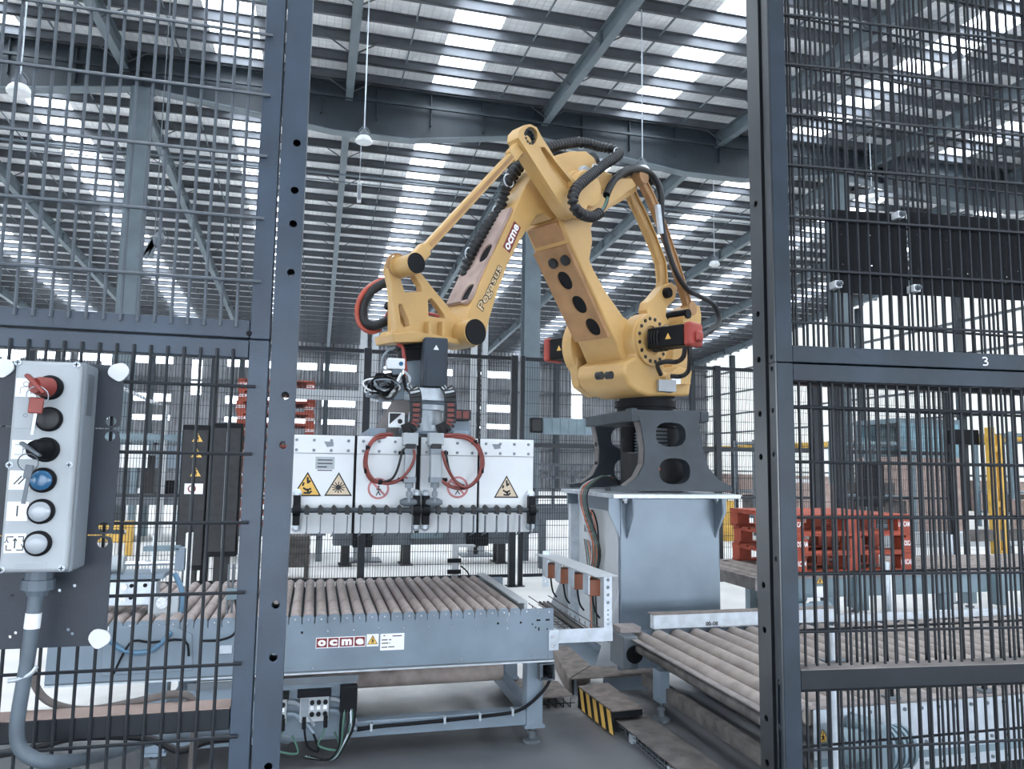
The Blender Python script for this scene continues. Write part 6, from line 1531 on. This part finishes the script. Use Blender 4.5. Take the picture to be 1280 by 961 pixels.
a, b = lx_(175, 691), lx_(222, 684); MB().box(a.x, b.x, 4.57, 4.63, a.z, b.z).build('cross_bar', M_bsteel, t, .005)
q = lx_(188, 700); MB().box(q.x-.012, q.x+.012, 4.59, 4.61, lx_(188, 720).z, lx_(188, 671).z).build('stop_pin', M_galv, t)
q = lx_(223, 700); MB().box(q.x-.03, q.x+.03, 4.57, 4.63, lx_(223, 716).z, lx_(223, 686).z).build('upright', M_conv, t, .004); MB().box(q.x+.02, q.x+.05, 4.57, 4.63, lx_(223, 735).z, lx_(223, 668).z).build('white_post', M_paper, t)
q = lx_(204, 752); MB().lathe((q.x, 4.46, q.z), (q.x, 4.55, q.z), [(0, .03), (.2, .036), (1, .036)], 18).build('cap', M_chrome, t)
MB().box(q.x-.07, q.x+.08, 4.48, 4.62, q.z-.09, q.z+.03).build('valve_body', M_grey, t, .006); MB().box(q.x-.04, q.x+.05, 4.47, 4.6, q.z-.14, q.z-.09).build('valve_base', M_blk, t)
MB().tube([lx_(218, 716), lx_(226, 734), lx_(228, 752), lx_(224, 772), lx_(214, 790)], .014, 8, 6).build('blue_hose', mat('air_blue', (.10, .20, .30), .4), t)
MB().tube([lx_(x, y, 4.33) for x, y in ((214, 790), (205, 800), (190, 812), (170, 816), (150, 811), (138, 800))], .013, 8, 6).build('blue_hose', MT['air_blue'], t)
o = MB().prism([lx_(x, y, 4.34) for x, y in ((126, 845), (127, 800), (145, 785), (180, 780), (215, 782), (240, 792), (241, 838))], (0, .008, 0)).build('chute_plate', M_conv, t, .004)
MB().tube([lx_(x, y, 4.325) for x, y in ((142, 842), (155, 815), (167, 801), (190, 803), (230, 800), (236, 820))], .006, 6, 3).build('lead', M_blk, t)
t = thing('sensor_stand', 'small pale photo sensor bracket on the far side of the left roller conveyor', 'sensor', (1.02, 5.62, .75))
MB().box(1.0, 1.04, 5.61, 5.64, .70, 1.0).build('upright', M_pedl, t); MB().box(1.0, 1.16, 5.56, 5.64, 1.0, 1.012).build('top_plate', M_pedl, t)
for z in (.82, .90): MB().box(.96, 1.06, 5.58, 5.61, z-.015, z+.015).build('sensor_body', M_blk, t, .003)
MB().tube([(1.06, 5.6, .86), (1.12, 5.6, .80), (1.10, 5.6, .72), (1.04, 5.6, .70)], .006, 6, 5).build('lead', M_blk, t)
q = lx_(288, 735, 4.42); t = thing('sensor_stand', 'slim dark sensor rods on the conveyor edge beside the left gate stile', 'sensor', (q.x, 4.42, .77))
for dx in (-.012, .012): MB().cyl((q.x+dx, 4.42, .62), (q.x+dx, 4.42, lx_(288, 705, 4.42).z), .006, n=8).build('rod', M_convd, t)
MB().box(q.x-.02, q.x+.05, 4.40, 4.44, q.z-.06, q.z).build('sensor_body', M_bsteel, t, .003); MB().box(q.x-.03, q.x+.03, 4.338, 4.44, .60, .64).build('clamp', M_galv, t)
MB().tube([(q.x+.03, 4.40, q.z-.06), (q.x+.05, 4.33, q.z-.14), (q.x+.04, 4.325, q.z-.22), (q.x-.03, 4.325, q.z-.25), (q.x-.12, 4.325, q.z-.25)], .006, 6, 5).build('lead', M_blk, t)
